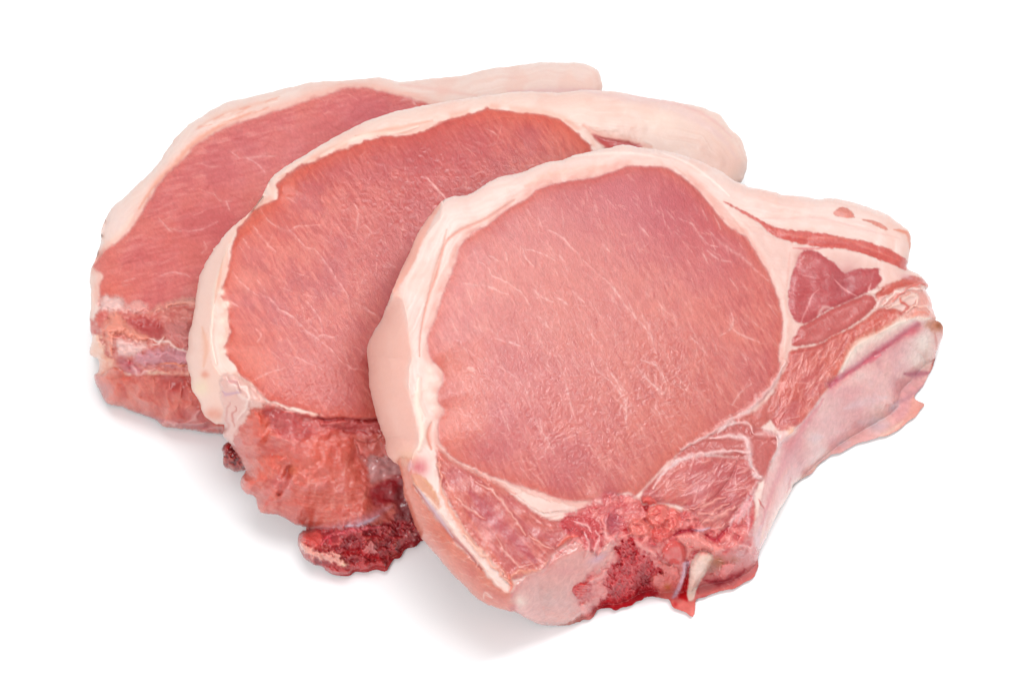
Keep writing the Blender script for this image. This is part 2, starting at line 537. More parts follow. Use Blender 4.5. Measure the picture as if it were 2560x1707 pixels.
def fat_texture(cv, m, seed):
    ln = fbm(cv.dO / 5.0 + fbm(cv.X / 60, cv.Y / 60, seed, 2) * 5, (cv.X + cv.Y) / 130, seed + 1, 3)
    big = fbm(cv.X / 80, cv.Y / 80, seed + 2, 3)
    cv.tint(m * sst(0.5, 0.85, ln), (250, 232, 224), 0.3)
    cv.tint(m * sst(0.5, 0.15, ln), (242, 196, 182), 0.2)
    cv.tint(m * sst(0.52, 0.75, big), (246, 202, 188), 0.35)
    cv.hgt += m * ((ln - .5) * 0.08 + (fbm(cv.X / 44, cv.Y / 44, seed + 3, 2) - .5) * 0.6)


WHITE = (246, 222, 214)
GROUP = "raw pork chops fanned out on the white table"

# ================================================================ front chop
O1 = ("A 50,1480 90,1380 150,1280 200,1160 240,1050 270,980 330,850 400,690 460,590 510,520 560,460 610,420 690,400 770,390 830,360 900,310 "
      "980,270 1080,245 1160,230 1220,200 1290,175 1370,150 1440,145 1520,110 1640,85 1740,65 1850,40 1930,38 1990,55 2080,65 2200,85 "
      "B 290,105 400,140 500,185 600,240 690,300 730,312 790,340 960,370 1030,395 1190,405 1260,420 1370,415 1460,430 1600,470 1740,520 1800,560 "
      "1880,620 1920,660 1930,730 1915,850 1900,915 1990,960 2030,1000 2058,1045 2035,1065 2060,1110 2080,1160 2085,1200 2105,1240 2110,1270 "
      "R 1250,572 1290,590 1305,620 1300,700 1265,780 1245,860 1225,920 1200,970 1160,1040 1100,1120 1150,1155 1175,1170 1150,1200 1110,1260 1060,1290 "
      "1000,1340 920,1385 830,1410 700,1450 640,1480 580,1515 D 1300,530 1230,580 1190,630 1140,660 1090,690 1070,730 1040,790 1000,850 950,950 910,1040 "
      "885,1110 885,1145 865,1210 800,1250 740,1280 660,1295 590,1325 K 1410,1310 1395,1380 1385,1450 1370,1490 1340,1480 1290,1440 1190,1410 1150,1370 1130,1310 1050,1300 960,1280 870,1290 840,1320 "
      "780,1340 740,1370 660,1390 570,1425 520,1400 400,1410 350,1480 300,1525 230,1520 150,1555 C 1250,1455 1200,1475 1100,1487 1020,1480 960,1460 880,1415 "
      "840,1405 760,1385 690,1355 640,1320 590,1265 520,1200 460,1130 400,1060 340,990 300,900 270,820 245,750 240,680 220,600 180,560 150,520 140,440 "
      "110,370 80,270 55,160 48,60")
F1 = ("A 600,420 440,720 380,880 250,1080 300,1130 335,1250 350,1400 370,1560 C 275,60 280,200 310,330 330,450 300,530 290,650 400,790 500,910 560,1010 640,1090 "
      "720,1190 800,1290 850,1300 930,1215 1040,1160 1120,1100 1250,1065 1350,1030 1480,985 K 640,700 780,700 1000,740 1190,690 1300,650 1500,740 1700,790 "
      "D 800,1010 870,900 900,790 920,680 950,560 1000,470 1060,420 1110,370 1170,300 1240,200 1300,130 1360,30 R 600,900 680,760 780,700 900,640 1000,590 1100,560 1240,545 "
      "S 2420,790 2420,250 1000,250")
EYE1 = ("A 480,1400 530,1280 590,1090 650,950 700,800 760,690 900,610 980,550 1080,470 1180,420 1290,340 1450,300 1650,270 1780,230 1900,190 2040,185 "
        "B 100,185 200,200 340,290 440,390 520,480 600,590 680,650 760,700 830,810 900,920 950,1020 1000,1180 1020,1290 1015,1400 990,1500 "
        "D 1005,50 985,130 940,190 860,260 780,310 640,410 540,460 420,540 330,620 260,700 200,760 C 1500,740 1380,770 1250,790 1100,770 960,720 830,680 "
        "700,640 580,580 500,530 440,440 440,330 470,280 430,230 440,160 470,100 440,40 400,0 A 490,1500")
cv = Canvas(O1, 2.0, seed=1, jag=(2.0, 14))
fat = cv.part("fat_rim", FAT); eye = cv.part("eye_muscle", MEAT); rind = cv.part("fat_skin", FAT); strip = cv.part("belly_strip", MEAT)
cap = cv.part("cap_muscle", MEAT); rib_m = cv.part("rib_muscle", MEAT); flap = cv.part("lower_muscle", MEAT); tend = cv.part("tenderloin", MEAT)
rib = cv.part("rib_bone", BONE); chine = cv.part("chine_bone", BONE); marrow = cv.part("bone_marrow", BONE); cart = cv.part("cartilage", BONE)
spur = cv.part("bone_spur", BONE); nodule = cv.part("round_nodule", BONE)
cv.col[:] = np.array((244, 215, 206)) / 255
cv.bmp[:] = 0.25; cv.wet[:] = 0.35
fat_texture(cv, sst(12, -12, full_sdf(cv, EYE1)), 100)
# pinker seams in the fat
cv.stroke("A 1100,430 900,560 720,640 620,720 580,820 545,960 500,1080 460,1230 430,1400 425,1540", 5, (236, 160, 140), 0.7, h=-0.25)
cv.stroke("A 620,640 590,760 540,900 500,1050", 4, (240, 180, 160), 0.5, h=-0.15)
cv.stroke("A 1180,330 1350,260 1550,230 1750,190", 22, (244, 190, 170), 0.55)
cv.stroke("A 640,1000 600,1100 560,1250", 9, (252, 240, 232), 0.7, h=0.15)
cv.stroke("A 1500,120 1750,95 1950,95 2200,140", 6, (250, 236, 226), 0.6, h=0.1)
cv.stroke("B 150,90 350,170 520,290 640,400", 5, (250, 236, 226), 0.6, h=0.1)
cv.stroke("B 250,190 420,320 560,440 700,600 820,760", 5, (240, 200, 188), 0.5, h=-0.12)
cv.stroke("B 850,560 1050,560 1300,560 1600,640 1850,700", 6, (240, 200, 192), 0.5, h=-0.1)
cv.stroke("C 400,350 380,420 400,500", 8, (226, 130, 105), 0.6, h=-0.3)
cv.stroke("C 330,100 320,250 350,400 330,500", 16, (250, 232, 214), 0.7, h=0.35)
# skin side on the left
b = cv.fill("A 20,1480 90,1380 150,1280 250,1080 300,1130 335,1250 350,1400 370,1560 C 270,60 280,200 310,330 320,450 290,530 270,560 230,640 130,620 60,400 -20,100", (252, 204, 190), f=15, lab=rind, jag=(5, 30))
cv.fill("A 600,400 470,560 330,830 230,1060 250,1085 380,880 445,715 520,580", (250, 192, 176), f=4, lab=rind)
cv.fill("C 200,560 290,560 285,650 330,760 400,860 500,960 560,1050 640,1120 720,1210 800,1290 860,1310 890,1400 860,1420 700,1380 560,1260 400,1080 280,900 240,750", (232, 148, 126), f=7, lab=flap, jag=(4, 20), wet=.7)
cv.blob(430, 980, 110, (222, 118, 92), 0.7, sheet='C', ang=50, ry=40)
cv.blob(620, 1180, 90, (214, 120, 112), 0.6, sheet='C', ang=50, ry=40)
cv.blob(760, 1320, 90, (206, 122, 120), 0.6, sheet='C', ang=30, ry=40)
cv.blob(270, 560, 60, (246, 200, 170), 0.7, sheet='C')
cv.blob(330, 600, 50, (214, 110, 122), 0.8, sheet='C')
cv.stroke("C 285,560 275,620", 12, (225, 200, 215), 0.6)
cv.stroke("C 300,700 400,830 500,965 600,1070 680,1170", 9, (200, 116, 116), 0.7, h=-0.5, taper=True)
cv.stroke("C 330,720 420,850 520,990", 7, (222, 200, 214), 0.7, h=0.2)
cv.fill("C 285,645 320,635 375,675 430,770 440,830 375,755 310,705", (216, 142, 104), f=8, jag=(3, 8), h=0.2, a=.7)
cv.stroke("C 320,640 380,690 440,790", 4, (236, 180, 130), 0.5)
for q in range(60):
    x = cv.rs.uniform(330, 800); y = 880 + (x - 330) * 0.95 + cv.rs.uniform(-60, 90)
    cv.stroke(P("C %f,%f %f,%f" % (x, y, x + cv.rs.uniform(15, 50), y + cv.rs.uniform(-5, 30))), 1.6, (242, 190, 170), 0.35, h=0.08)
cv.stroke("C 640,1090 660,1130 650,1160", 4, (242, 190, 180), 0.8, h=0.4)
# eye
cv.fill(EYE1, (217, 131, 127), f=9, jag=(5, 16), lab=eye, wet=0.3, bmp=0.5, edge=0.113)
dE = full_sdf(cv, EYE1)
mE = sst(-2, 8, dE)
cv.tint(np.exp(-((dE + 8) / 11) ** 2) * sst(.3, .6, fbm(cv.X / 50, cv.Y / 50, 90, 2)), (238, 176, 164), .6)
cv.tint(sst(-34, -4, dE) * sst(1, -6, dE), (243, 198, 186), .45)
cv.hgt += 1.6 * (1 - np.exp(-np.maximum(dE, 0) / 70))
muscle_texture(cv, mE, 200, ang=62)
cv.blob(1600, 520, 260, (198, 98, 114), 0.9, mask=mE, ang=25, ry=110)
cv.blob(1400, 560, 150, (200, 108, 116), 0.6, mask=mE)
cv.blob(1780, 600, 190, (204, 104, 112), 0.5, mask=mE, ang=60, ry=90)
cv.blob(1250, 740, 130, (222, 140, 128), 0.5, mask=mE)
cv.blob(1500, 800, 260, (220, 144, 136), 0.5, mask=mE)
cv.blob(1700, 980, 230, (216, 128, 116), 0.5, mask=mE)
cv.blob(1320, 1000, 190, (212, 126, 130), 0.5, mask=mE)
cv.blob(1350, 700, 260, (224, 146, 134), .35, mask=mE)
cv.blob(1120, 920, 60, (222, 130, 110), 0.5, mask=mE)
cv.blob(1140, 1050, 60, (228, 134, 112), 0.6, mask=mE, ry=110)
cv.tint(mE * sst(34, 4, dE), (222, 126, 112), 0.45)
# wetter, more wrinkled middle of the eye
for x, y, r in ((1480, 1060, 190), (1640, 1000, 180), (1400, 900, 150), (1850, 1000, 90), (1520, 1180, 130), (1200, 1000, 120)):
    cv.blob(x, y, r, None, mask=mE, bmp=1.0, wet=1.0)
ww = np.zeros(cv.sh, np.float32)
for x, y, rx, ry in ((1500, 1080, 210, 150), (1650, 980, 130, 160)):
    ww = np.maximum(ww, np.exp(-((cv.X - x) / rx) ** 2 - ((cv.Y - y) / ry) ** 2))
wq = np.maximum(ridge(cv.X / 13 + fbm(cv.X / 24, cv.Y / 24, 77, 2) * 2.5, cv.Y / 17 + fbm(cv.X / 24, cv.Y / 24, 78, 2) * 2.5, 61), ridge(cv.X / 15, cv.Y / 12 + fbm(cv.X / 20, cv.Y / 20, 79, 2) * 2, 63))
cv.hgt += ww * mE * wq * 0.09
# traced fat threads
for s_, w_ in (("A 840,870 900,900 950,970 1040,1010 1100,1050 1170,1110 1210,1170", 3), ("A 735,1020 800,1030 835,1040", 5), ("A 880,1035 960,1065 1060,1100", 4),
               ("A 1040,800 1050,860", 4), ("A 920,825 990,865", 3), ("A 1160,770 1190,850 1240,900", 3), ("A 1350,640 1450,700 1500,760 1560,820", 4),
               ("A 1730,740 1780,800", 5), ("A 1590,850 1680,940 1770,1010 1840,1100 1900,1190 1990,1290 2060,1380 2110,1520", 4), ("A 1240,1060 1290,1110 1380,1160", 5),
               ("A 1410,1120 1480,1170", 6), ("A 1520,1080 1600,1160", 4), ("A 1180,780 1280,800 1390,855", 3), ("A 1280,1260 1340,1340", 4), ("A 950,1415 1060,1440 1170,1480", 4),
               ("A 1980,590 2060,690", 4), ("A 1420,820 1460,870", 4), ("B 280,560 370,600 430,680 480,740 560,760", 4), ("B 480,790 560,850 650,870", 4),
               ("B 490,640 560,720 660,790 760,860 850,950 920,1000", 6), ("B 530,540 580,640", 3), ("B 650,1230 660,1330 570,1400", 4), ("B 660,1340 740,1400 860,1440", 4),
               ("B 360,1400 440,1480 500,1568", 4), ("B 20,1240 70,1350 110,1480", 4), ("C 780,40 850,80 920,150 960,280", 5), ("C 1110,0 1140,80 1170,200 1210,350", 4),
               ("C 1300,0 1330,60 1420,140 1480,230 1490,350", 4), ("C 1560,40 1620,120 1700,180", 4), ("C 1640,0 1700,100", 3), ("C 1010,340 1020,400 1060,470 1040,510", 3),
               ("D 20,0 80,100 140,220 150,380", 4), ("D 210,60 290,130 350,190 370,130 330,40", 4), ("D 230,0 320,30", 3), ("D 850,130 790,180 740,250", 4)):
    cv.stroke(s_, w_ * 0.95, (240, 194, 188), 0.6, h=0.03, wob=1.5, thread=True)
marble(cv, dE, 420, lambda x, y: 62 - (x - 1500) * 0.02, (240, 188, 180), (14, 60), (1.2, 3.0), (0.15, 0.5), 11, seed=5)
marble(cv, dE, 200, lambda x, y: 12 + (y - 600) * 0.03, (236, 170, 160), (10, 34), (0.7, 1.3), (0.25, 0.55), 22, seed=6)
marble(cv, dE, 110, lambda x, y: 70, (176, 76, 80), (16, 60), (0.9, 1.8), (0.15, 0.4), 25, seed=7, h=0)
cv.fill("C 600,40 625,35 645,55 630,65 608,55", (238, 190, 180), f=3, jag=(1, 4), a=.7)
# scalloped fat bites at the left of the eye
for x, y, r in ((400, 110, 42), (395, 60, 26), (400, 210, 36), (415, 270, 28), (370, 160, 30), (380, 330, 22)):
    cv.blob(x, y, r, (247, 216, 204), 1.3, h=0.3, sheet='C')
cv.fill("B 760,600 900,640 1100,740 1330,770 1600,850 1950,950 1900,1300 1500,1500 1100,1600 1030,1500 1040,1300 1000,1080 960,960 900,830 820,700", (238, 200, 190), f=14, a=.7)
# tail strip of lean
cv.fill("B 600,440 700,485 800,540 900,590 1000,630 1150,650 1300,665 1430,690 1560,715 1680,745 1800,790 1880,840 1905,870 1898,925 1800,890 1700,850 1560,800 1430,770 "
        "1330,770 1200,750 1080,725 980,695 920,660 850,590 760,540 680,490", (219, 112, 104), f=3, lab=strip, edge=0.158, wet=0.6, bmp=.5)
cv.stroke("B 960,650 1200,700 1430,700 1650,780 1850,860", 5, (236, 150, 134), 0.5)
cv.stroke("B 1000,680 1250,730 1500,750 1700,820", 4, (196, 84, 84), 0.4)
cv.fill("B 1380,530 1400,495 1440,478 1490,495 1530,550 1450,553", (228, 156, 142), f=2, jag=(1, 6), lab=strip, edge=0.045)
cv.fill("B 1580,568 1640,570 1710,590 1770,640 1720,632 1650,595", (230, 160, 145), f=2, jag=(1, 6), lab=strip)
cv.stroke("B 1810,640 1870,650 1915,680 1925,780", 7, (232, 140, 108), 0.7)
cv.stroke("B 1090,770 1200,775 1330,770", 4, (222, 120, 128), 0.6)
# septum beside the eye
cv.stroke("B 1030,1500 1040,1300 1000,1080 960,960 900,830 820,700 740,600", 14, (244, 214, 204), 0.5, h=0.1)
cv.stroke("B 1070,800 1060,900 1045,1050", 5, (238, 190, 180), 0.6)
# cap muscle
CAPM = ("R 290,95 330,70 410,85 480,130 545,180 600,240 650,220 740,205 800,205 850,200 850,240 870,280 830,330 770,370 700,400 600,450 500,490 420,540 340,590 300,590 "
        "250,580 215,500 200,400 215,300 240,200")
cv.fill(CAPM, (200, 98, 104), f=3, lab=cap, edge=0.158, wet=.6, bmp=.5, h=0.2, hf=24)
dC = full_sdf(cv, CAPM); mC = sst(-2, 6, dC)
marble(cv, dC, 110, 25, (216, 130, 130), (8, 26), (0.7, 1.3), (0.3, 0.6), 25, inner=3, seed=12)
cv.blob(320, 150, 60, (204, 104, 100), 0.7, sheet='R'); cv.blob(600, 320, 130, (178, 84, 96), 0.6, sheet='R')
cv.stroke("R 530,280 600,350 700,405", 4, (238, 176, 176), 0.8); cv.stroke("R 420,350 370,400 340,480 310,540 290,600", 4, (236, 170, 170), 0.8)
cv.stroke("R 410,570 450,480 520,490", 9, (244, 206, 200), 0.7); cv.stroke("R 770,370 790,310", 4, (238, 190, 186), 0.7)
cv.stroke("R 300,250 400,270", 3, (236, 170, 170), 0.6)
# second muscle
M2 = "R 290,620 360,580 460,520 570,465 680,415 780,390 820,430 820,470 760,530 680,590 600,640 520,680 460,720 390,740 300,750 230,745 240,700 270,650"
cv.fill(M2, (205, 108, 106), f=3, lab=rib_m, edge=0.18, wet=.7, bmp=.6, h=0.4, hf=24)
cv.blob(400, 700, 90, (230, 160, 158), 0.6, sheet='R', ang=-15, ry=30); cv.blob(600, 600, 120, (222, 140, 138), 0.5, sheet='R', ang=-35, ry=30)
# rib muscles
cv.fill("R 820,385 870,340 960,300 1060,260 1150,270 1200,325 1120,320 1000,350 900,400 850,440", (214, 112, 98), f=4, lab=rib_m, edge=0.135, wet=.7, bmp=.6)
cv.blob(1060, 270, 60, (228, 170, 178), 0.7, sheet='R', ry=22, ang=10)
M4 = ("R 500,690 620,640 760,560 860,480 980,500 1020,540 900,620 760,680 680,720 630,800 575,920 510,1000 450,1110 400,1200 340,1260 270,1320 190,1360 120,1340 60,1240 "
      "100,1130 130,1010 190,900 210,800 300,770 400,750 460,720")
cv.fill(M4, (212, 112, 102), f=5, lab=rib_m, edge=0.158, wet=.8, bmp=.7, h=0.5, hf=18)
dM4 = full_sdf(cv, M4); mM4 = sst(-2, 6, dM4)
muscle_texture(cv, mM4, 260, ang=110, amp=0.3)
cv.stroke("R 1000,560 840,650 690,720 610,860 540,980 460,1100 400,1220 330,1280", 20, (230, 122, 96), 0.65)
cv.stroke("R 960,500 860,570 760,620", 16, (222, 108, 90), 0.6)
marble(cv, dM4, 90, 115, (240, 176, 164), (12, 50), (0.9, 2.2), (0.3, 0.6), 30, inner=6, seed=14, h=.15)
# ragged pale tissue at the rib tip
cv.fill("R 830,470 900,420 960,370 1030,345 1120,330 1200,330 1220,400 1230,470 1250,560 1130,570 1000,580 960,560 1050,480 1110,420 1060,390 960,440 880,480", (236, 176, 164), f=6, lab=rib_m, jag=(8, 14), wet=.8, bmp=.7)
for s_, w_, c_ in (("R 870,470 930,400 1010,360 1100,350 1180,360", 6, WHITE), ("R 900,490 1000,440 1060,400 1120,400 1110,460 1040,520", 5, (246, 210, 196)),
                   ("R 1130,340 1190,380 1210,450", 5, (240, 196, 186)), ("R 1060,560 1120,520 1200,530", 8, (238, 160, 140)), ("R 1100,470 1180,480 1220,520", 6, (244, 204, 190)),
                   ("R 830,480 860,430 900,400", 6, (244, 210, 204)), ("R 770,380 830,360 860,350", 10, WHITE), ("R 940,440 1040,350 1170,300", 4, (232, 130, 120)),
                   ("R 1000,420 1050,480 1000,520", 5, (216, 104, 92))):
    cv.stroke(s_, w_, c_, 0.85, h=0.5, wob=4)
# rib side: bone and pleura
RIB = ("R 600,900 680,760 780,700 900,640 1000,590 1100,560 1240,555 1400,560 1400,1000 1250,1300 900,1500 560,1620 D 1250,640 1100,780 1010,950 960,1060 850,1040 800,1010 870,900 900,790 "
       "920,680 950,560 1000,470 1060,420 1110,370 1170,300 1240,200 1300,130 1360,30")
cv.fill(RIB, (240, 190, 186), f=4, lab=rib, jag=(2, 12), wet=.75, bmp=.12)
dR = full_sdf(cv, RIB); mR = sst(-2, 6, dR)
bg1 = fbm(cv.X / 55, cv.Y / 55, 301, 3); bg2 = fbm((cv.X + cv.Y) / 18, (cv.X - cv.Y) / 60, 305, 3)
cv.tint(mR * sst(.5, .75, bg1), (226, 166, 172), .6); cv.tint(mR * sst(.5, .25, bg1), (236, 204, 198), .6)
cv.tint(mR * sst(.52, .8, bg2), (230, 182, 186), .45)
cv.hgt += mR * (fbm(cv.X / 60, cv.Y / 60, 307, 2) - .5) * 1.6
cv.stroke("R 560,980 640,830 730,735 850,690 920,640 1000,590 1100,570 1200,560", 26, (246, 222, 208), 0.9, h=0.6)
cv.stroke("R 620,930 760,820 900,720 1040,640", 22, (240, 190, 182), 0.7, h=0.2)
cv.stroke("R 500,1030 620,945 740,865 880,765 1000,680 1120,600", 12, (206, 92, 122), 0.85, h=-1.1, taper=False)
cv.stroke("R 740,880 860,820", 10, (232, 130, 150), 0.6, h=.4)
cv.blob(1100, 650, 70, (226, 110, 130), 0.8, sheet='R', ang=-30, ry=40)
cv.blob(1170, 740, 90, (246, 224, 214), 1.0, sheet='R', ry=110, h=.3)
cv.blob(1130, 870, 110, (242, 216, 206), 0.9, sheet='R', h=.3)
cv.fill("R 1170,590 1250,560 1310,575 1310,640 1260,660 1200,630", (214, 156, 132), f=7, jag=(4, 8), wet=.5, bmp=.8)
cv.blob(1270, 610, 22, (176, 108, 62), 1.0, sheet='R')
cv.stroke("R 1245,660 1260,760 1240,860 1210,940", 9, (222, 158, 148), 0.8)
cv.stroke("R 1255,830 1225,940", 5, (170, 84, 90), 0.8)
cv.stroke("R 1030,955 1110,955 1210,945", 15, (196, 130, 150), 0.85, h=-0.3)
cv.stroke("R 960,1160 1040,1130 1110,1090 1160,1040", 12, (206, 158, 168), 0.8, h=-0.3)
cv.blob(950, 1190, 50, (190, 184, 192), 0.7, sheet='R', ang=-40, ry=25)
cv.fill("R 1080,1130 1110,1115 1160,1150 1185,1170 1150,1210 1110,1270 1060,1300 1000,1350 920,1400 840,1420 900,1350 1000,1290 1060,1220", (238, 180, 168), f=8, h=.3, wet=.8)
cv.stroke("R 1090,1230 1130,1210 1160,1180", 9, (238, 166, 154), 0.6)
cv.stroke("R 850,1400 940,1350 1020,1290", 9, (246, 214, 196), 0.7)
for s_ in ("R 700,1300 800,1290 880,1270", "R 350,1420 450,1400", "R 560,1450 640,1440", "R 600,1200 760,1150 900,1120"):
    cv.stroke(s_, 22, (222, 196, 202), 0.5)
cv.blob(850, 1330, 90, (208, 178, 190), 0.6, sheet='R', ry=40); cv.blob(480, 1220, 120, (240, 200, 196), 0.6, sheet='R')
cv.blob(230, 1440, 80, (226, 140, 150), 0.6, sheet='R', ry=120, ang=35)
for s_, w_, c_ in (("D 1250,220 1180,320 1100,440 1040,560 980,700 930,840 900,960", 16, (230, 150, 158)), ("D 1060,600 1000,700 960,820 930,950", 14, (236, 172, 166)),
                   ("D 1220,590 1150,650 1080,690 1040,780 980,870 930,990", 12, (244, 206, 190)), ("D 1070,660 1050,740", 5, (216, 120, 120)),
                   ("D 880,700 840,790 780,880 740,950", 9, (236, 196, 200)), ("D 860,800 850,900 830,1000", 8, (240, 170, 160)), ("D 890,780 920,830", 3, (200, 100, 100)),
                   ("D 900,930 880,1040 870,1120", 16, (226, 186, 192)), ("D 920,940 900,1020", 7, (246, 200, 176))):
    cv.stroke(s_, w_, c_, 0.75, h=0.2, wob=2)
cv.fill("D 740,950 800,880 850,800 870,860 850,950 840,1050 780,1030 700,1000", (238, 168, 158), f=7, wet=.8)
# tenderloin and the tendons round it
cv.fill("D 720,300 860,290 960,200 985,160 1000,240 960,330 900,380 860,420 760,350", (212, 124, 116), f=5, lab=tend, edge=0.09, wet=.7, bmp=.6)
cv.fill("D 560,440 660,400 760,350 850,370 900,385 980,410 1000,470 960,560 930,640 880,690 850,640 840,560 760,545 640,530 540,545 440,560 400,600 440,520", (208, 118, 114), f=6, lab=tend, edge=0.158, wet=.9, bmp=.8)
TEN = "D 330,650 400,595 470,555 560,535 700,545 830,560 860,640 885,690 840,760 780,830 740,900 690,960 600,940 540,900 460,820 340,800 240,800 240,740"
cv.fill(TEN, (205, 110, 112), f=6, lab=tend, edge=0.158, wet=.9, bmp=.7, h=.8, hf=26)
dT = full_sdf(cv, TEN); mT = sst(-2, 8, dT)
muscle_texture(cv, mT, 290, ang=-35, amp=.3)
cv.blob(560, 725, 70, (234, 180, 186), 0.7, sheet='D', ry=36, ang=-20, h=.4)  # pale sheen on the tenderloin, painted into its colour
cv.blob(470, 630, 110, (216, 130, 134), 0.5, sheet='D', ry=36, ang=-30)
cv.blob(700, 660, 60, (196, 92, 96), 0.7, sheet='D', ry=120, ang=35)
cv.stroke("D 770,560 730,660 650,760 560,820", 5, (196, 86, 90), 0.7, h=-.5)
for s_, w_, a_ in (("D 620,440 700,425 780,430 825,445 830,500 840,560 870,620 900,655", 15, .9), ("D 835,515 740,505 640,520 540,530 460,550 400,590 330,660 300,720", 13, .85),
               ("D 660,410 700,380 760,355 820,350 850,370 860,410", 8, .8), ("D 870,415 940,405 985,420", 15, .6), ("D 1095,375 1060,405 1015,425 990,480", 18, .9),
               ("D 985,420 1000,460 990,500 960,560", 6, .7), ("D 1040,10 1000,80 960,150 900,210 830,280 740,330 650,390 560,440 450,500", 11, .8), ("D 850,620 890,660 900,650", 13, 1)):
    cv.stroke(s_, w_, (240, 206, 204), a_, h=0.55, wob=3, wet=.9)
cv.blob(1070, 395, 30, (246, 196, 170), .9, sheet='D', h=.5)
marble(cv, dT, 70, -40, (240, 186, 180), (14, 50), (1.2, 3), (0.3, 0.6), 25, inner=4, seed=18, h=.2)
for s_ in ("D 500,840 600,800 700,770", "D 480,880 600,860 720,800", "D 560,920 650,880 760,820", "D 520,930 640,950 700,920", "D 470,830 520,900 520,950"):
    cv.stroke(s_, 9, (240, 178, 166), 0.75, h=.6, wob=5)
# lower left muscle (flap)
FL = ("C 440,500 500,550 580,600 700,655 780,700 860,760 950,830 1030,880 1130,900 1230,900 1240,960 1190,1010 1120,1050 1060,1110 1040,1160 940,1200 870,1225 820,1225 "
      "760,1150 680,1060 600,960 540,860 490,770 450,680 430,560")
cv.fill(FL, (213, 124, 116), f=6, lab=flap, edge=0.135, wet=.6, bmp=.4, h=.6, hf=26)
dL = full_sdf(cv, FL); mL = sst(-2, 8, dL)
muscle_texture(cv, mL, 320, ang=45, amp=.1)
cv.stroke("C 620,740 720,860 850,990 980,1120", 34, (196, 98, 112), 0.75); cv.stroke("C 860,870 960,950 1080,1000", 18, (200, 108, 116), .6)
cv.stroke("C 470,640 540,790 640,930 720,1050 800,1170", 9, (230, 140, 118), .6)
for s_, w_ in (("C 640,675 730,725 800,790 850,860 890,920 930,985", 7), ("C 530,765 600,820 700,890", 6), ("C 760,985 830,1090 900,1150 960,1140", 6), ("C 950,980 1020,1030 1090,1060", 4)):
    cv.stroke(s_, w_, (240, 186, 174), 0.8, h=.2, wob=3)
cv.stroke("C 440,560 470,760 530,880 600,990 690,1090 790,1200 850,1250", 9, (240, 176, 156), 0.9, h=.6, wob=5)
cv.stroke("C 580,980 640,1050 720,1100 800,1200", 10, (244, 200, 184), 0.8, h=.4, wob=7)
cv.stroke("C 800,1180 840,1220 900,1180 1000,1180 1050,1120", 10, (240, 176, 150), .8, h=.5, wob=4)
cv.stroke("C 830,1200 850,1260 840,1290", 9, (234, 140, 120), .9, h=.6)
cv.fill("C 860,725 960,748 1060,785 1150,800 1210,825 1200,850 1130,842 1040,855 950,815", (242, 208, 198), f=4, jag=(3, 8), h=.3)
for s_ in ("C 580,580 700,645 830,700 900,730", "C 1030,850 1100,830 1200,830 1290,810", "C 1020,880 1110,860 1220,870", "C 1060,900 1130,880 1230,850"):
    cv.stroke(s_, 5, (244, 208, 200), .8, h=.25, wob=3)
cv.stroke("C 430,480 500,545 580,600 700,655 780,700 870,750", 12, (232, 158, 146), .6)
cv.stroke("C 480,700 560,860 650,1000 760,1130 850,1210", 9, (234, 160, 144), .55)
# cartilage and chine bone
CH = ("C 850,1310 930,1215 1040,1160 1080,1090 1160,1040 1180,980 1100,930 1150,880 1250,830 1330,760 1420,740 1520,760 1600,800 K 850,300 900,340 1050,330 1220,380 1400,430 1500,560 1700,560 1900,300 2000,250 2010,500 1990,700 "
      "2100,900 2100,1100 1700,1400 1450,1560 700,1560 50,1700 C 1200,1530 1050,1530 900,1440")
cv.fill(CH, (222, 140, 136), f=7, lab=chine, jag=(5, 12), wet=.85, bmp=.8)
dH = full_sdf(cv, CH); mH = sst(-2, 8, dH)
cn = fbm(cv.X / 16, cv.Y / 16, 401, 3); cn2 = ridge(cv.X / 22 + cn * 2, cv.Y / 15 + cn * 2, 404)
cv.tint(mH * sst(.5, .75, cn), (240, 172, 164), .7); cv.tint(mH * sst(.5, .25, cn), (200, 84, 92), .6)
# red and pale patch at the foot of the eye
cv.fill("C 1120,900 1200,860 1300,880 1345,930 1345,1020 1310,1070 1280,1080 1250,1000 1180,980", (206, 96, 100), f=6, jag=(6, 10), lab=chine)
cv.stroke("C 1130,900 1160,950 1200,940", 14, (190, 60, 74), .7); cv.stroke("C 1110,1040 1170,990 1220,985", 9, (238, 120, 100), .8, h=.5)
cv.stroke("C 1240,960 1290,1010 1300,1070", 7, (200, 110, 116), .8, h=-.5)
for s_ in ("C 1260,960 1280,1040 1260,1100", "C 1320,950 1340,1000 1310,1080", "C 1200,900 1260,920 1300,960", "C 1390,880 1370,940 1380,990 1420,1000 1450,960"):
    cv.stroke(s_, 8, (242, 200, 196), .85, h=.5, wob=3)
cv.blob(1410, 900, 40, (190, 110, 126), .8, sheet='C', ry=60, h=-.4); cv.blob(1400, 740, 60, (190, 90, 104), .6, sheet='C', ry=40)
cv.blob(1340, 790, 22, (246, 214, 208), .9, sheet='C', h=.6); cv.blob(1310, 760, 40, (232, 160, 152), .7, sheet='C', h=.5)
CA = ("C 850,1310 930,1215 1040,1160 1090,1090 1160,1045 1230,1010 1270,1075 1340,1070 1400,1030 1440,1040 1370,1150 1290,1190 1220,1240 1190,1310 1230,1360 1240,1440 1200,1500 1100,1520 1000,1500 930,1465 870,1380")
cv.fill(CA, (230, 172, 166), f=20, lab=cart, jag=(8, 22), wet=.95, bmp=.08, h=.5, hf=30)
cv.blob(1080, 1330, 120, (214, 176, 172), .8, sheet='C', ry=90); cv.blob(1150, 1180, 80, (226, 160, 160), .6, sheet='C', ry=30)
cv.blob(900, 1350, 40, (240, 210, 196), .9, sheet='C'); cv.blob(1130, 1440, 110, (232, 172, 160), .6, sheet='C', ry=36); cv.blob(1330, 1110, 60, (214, 176, 196), .7, sheet='C', ry=24, ang=-25)
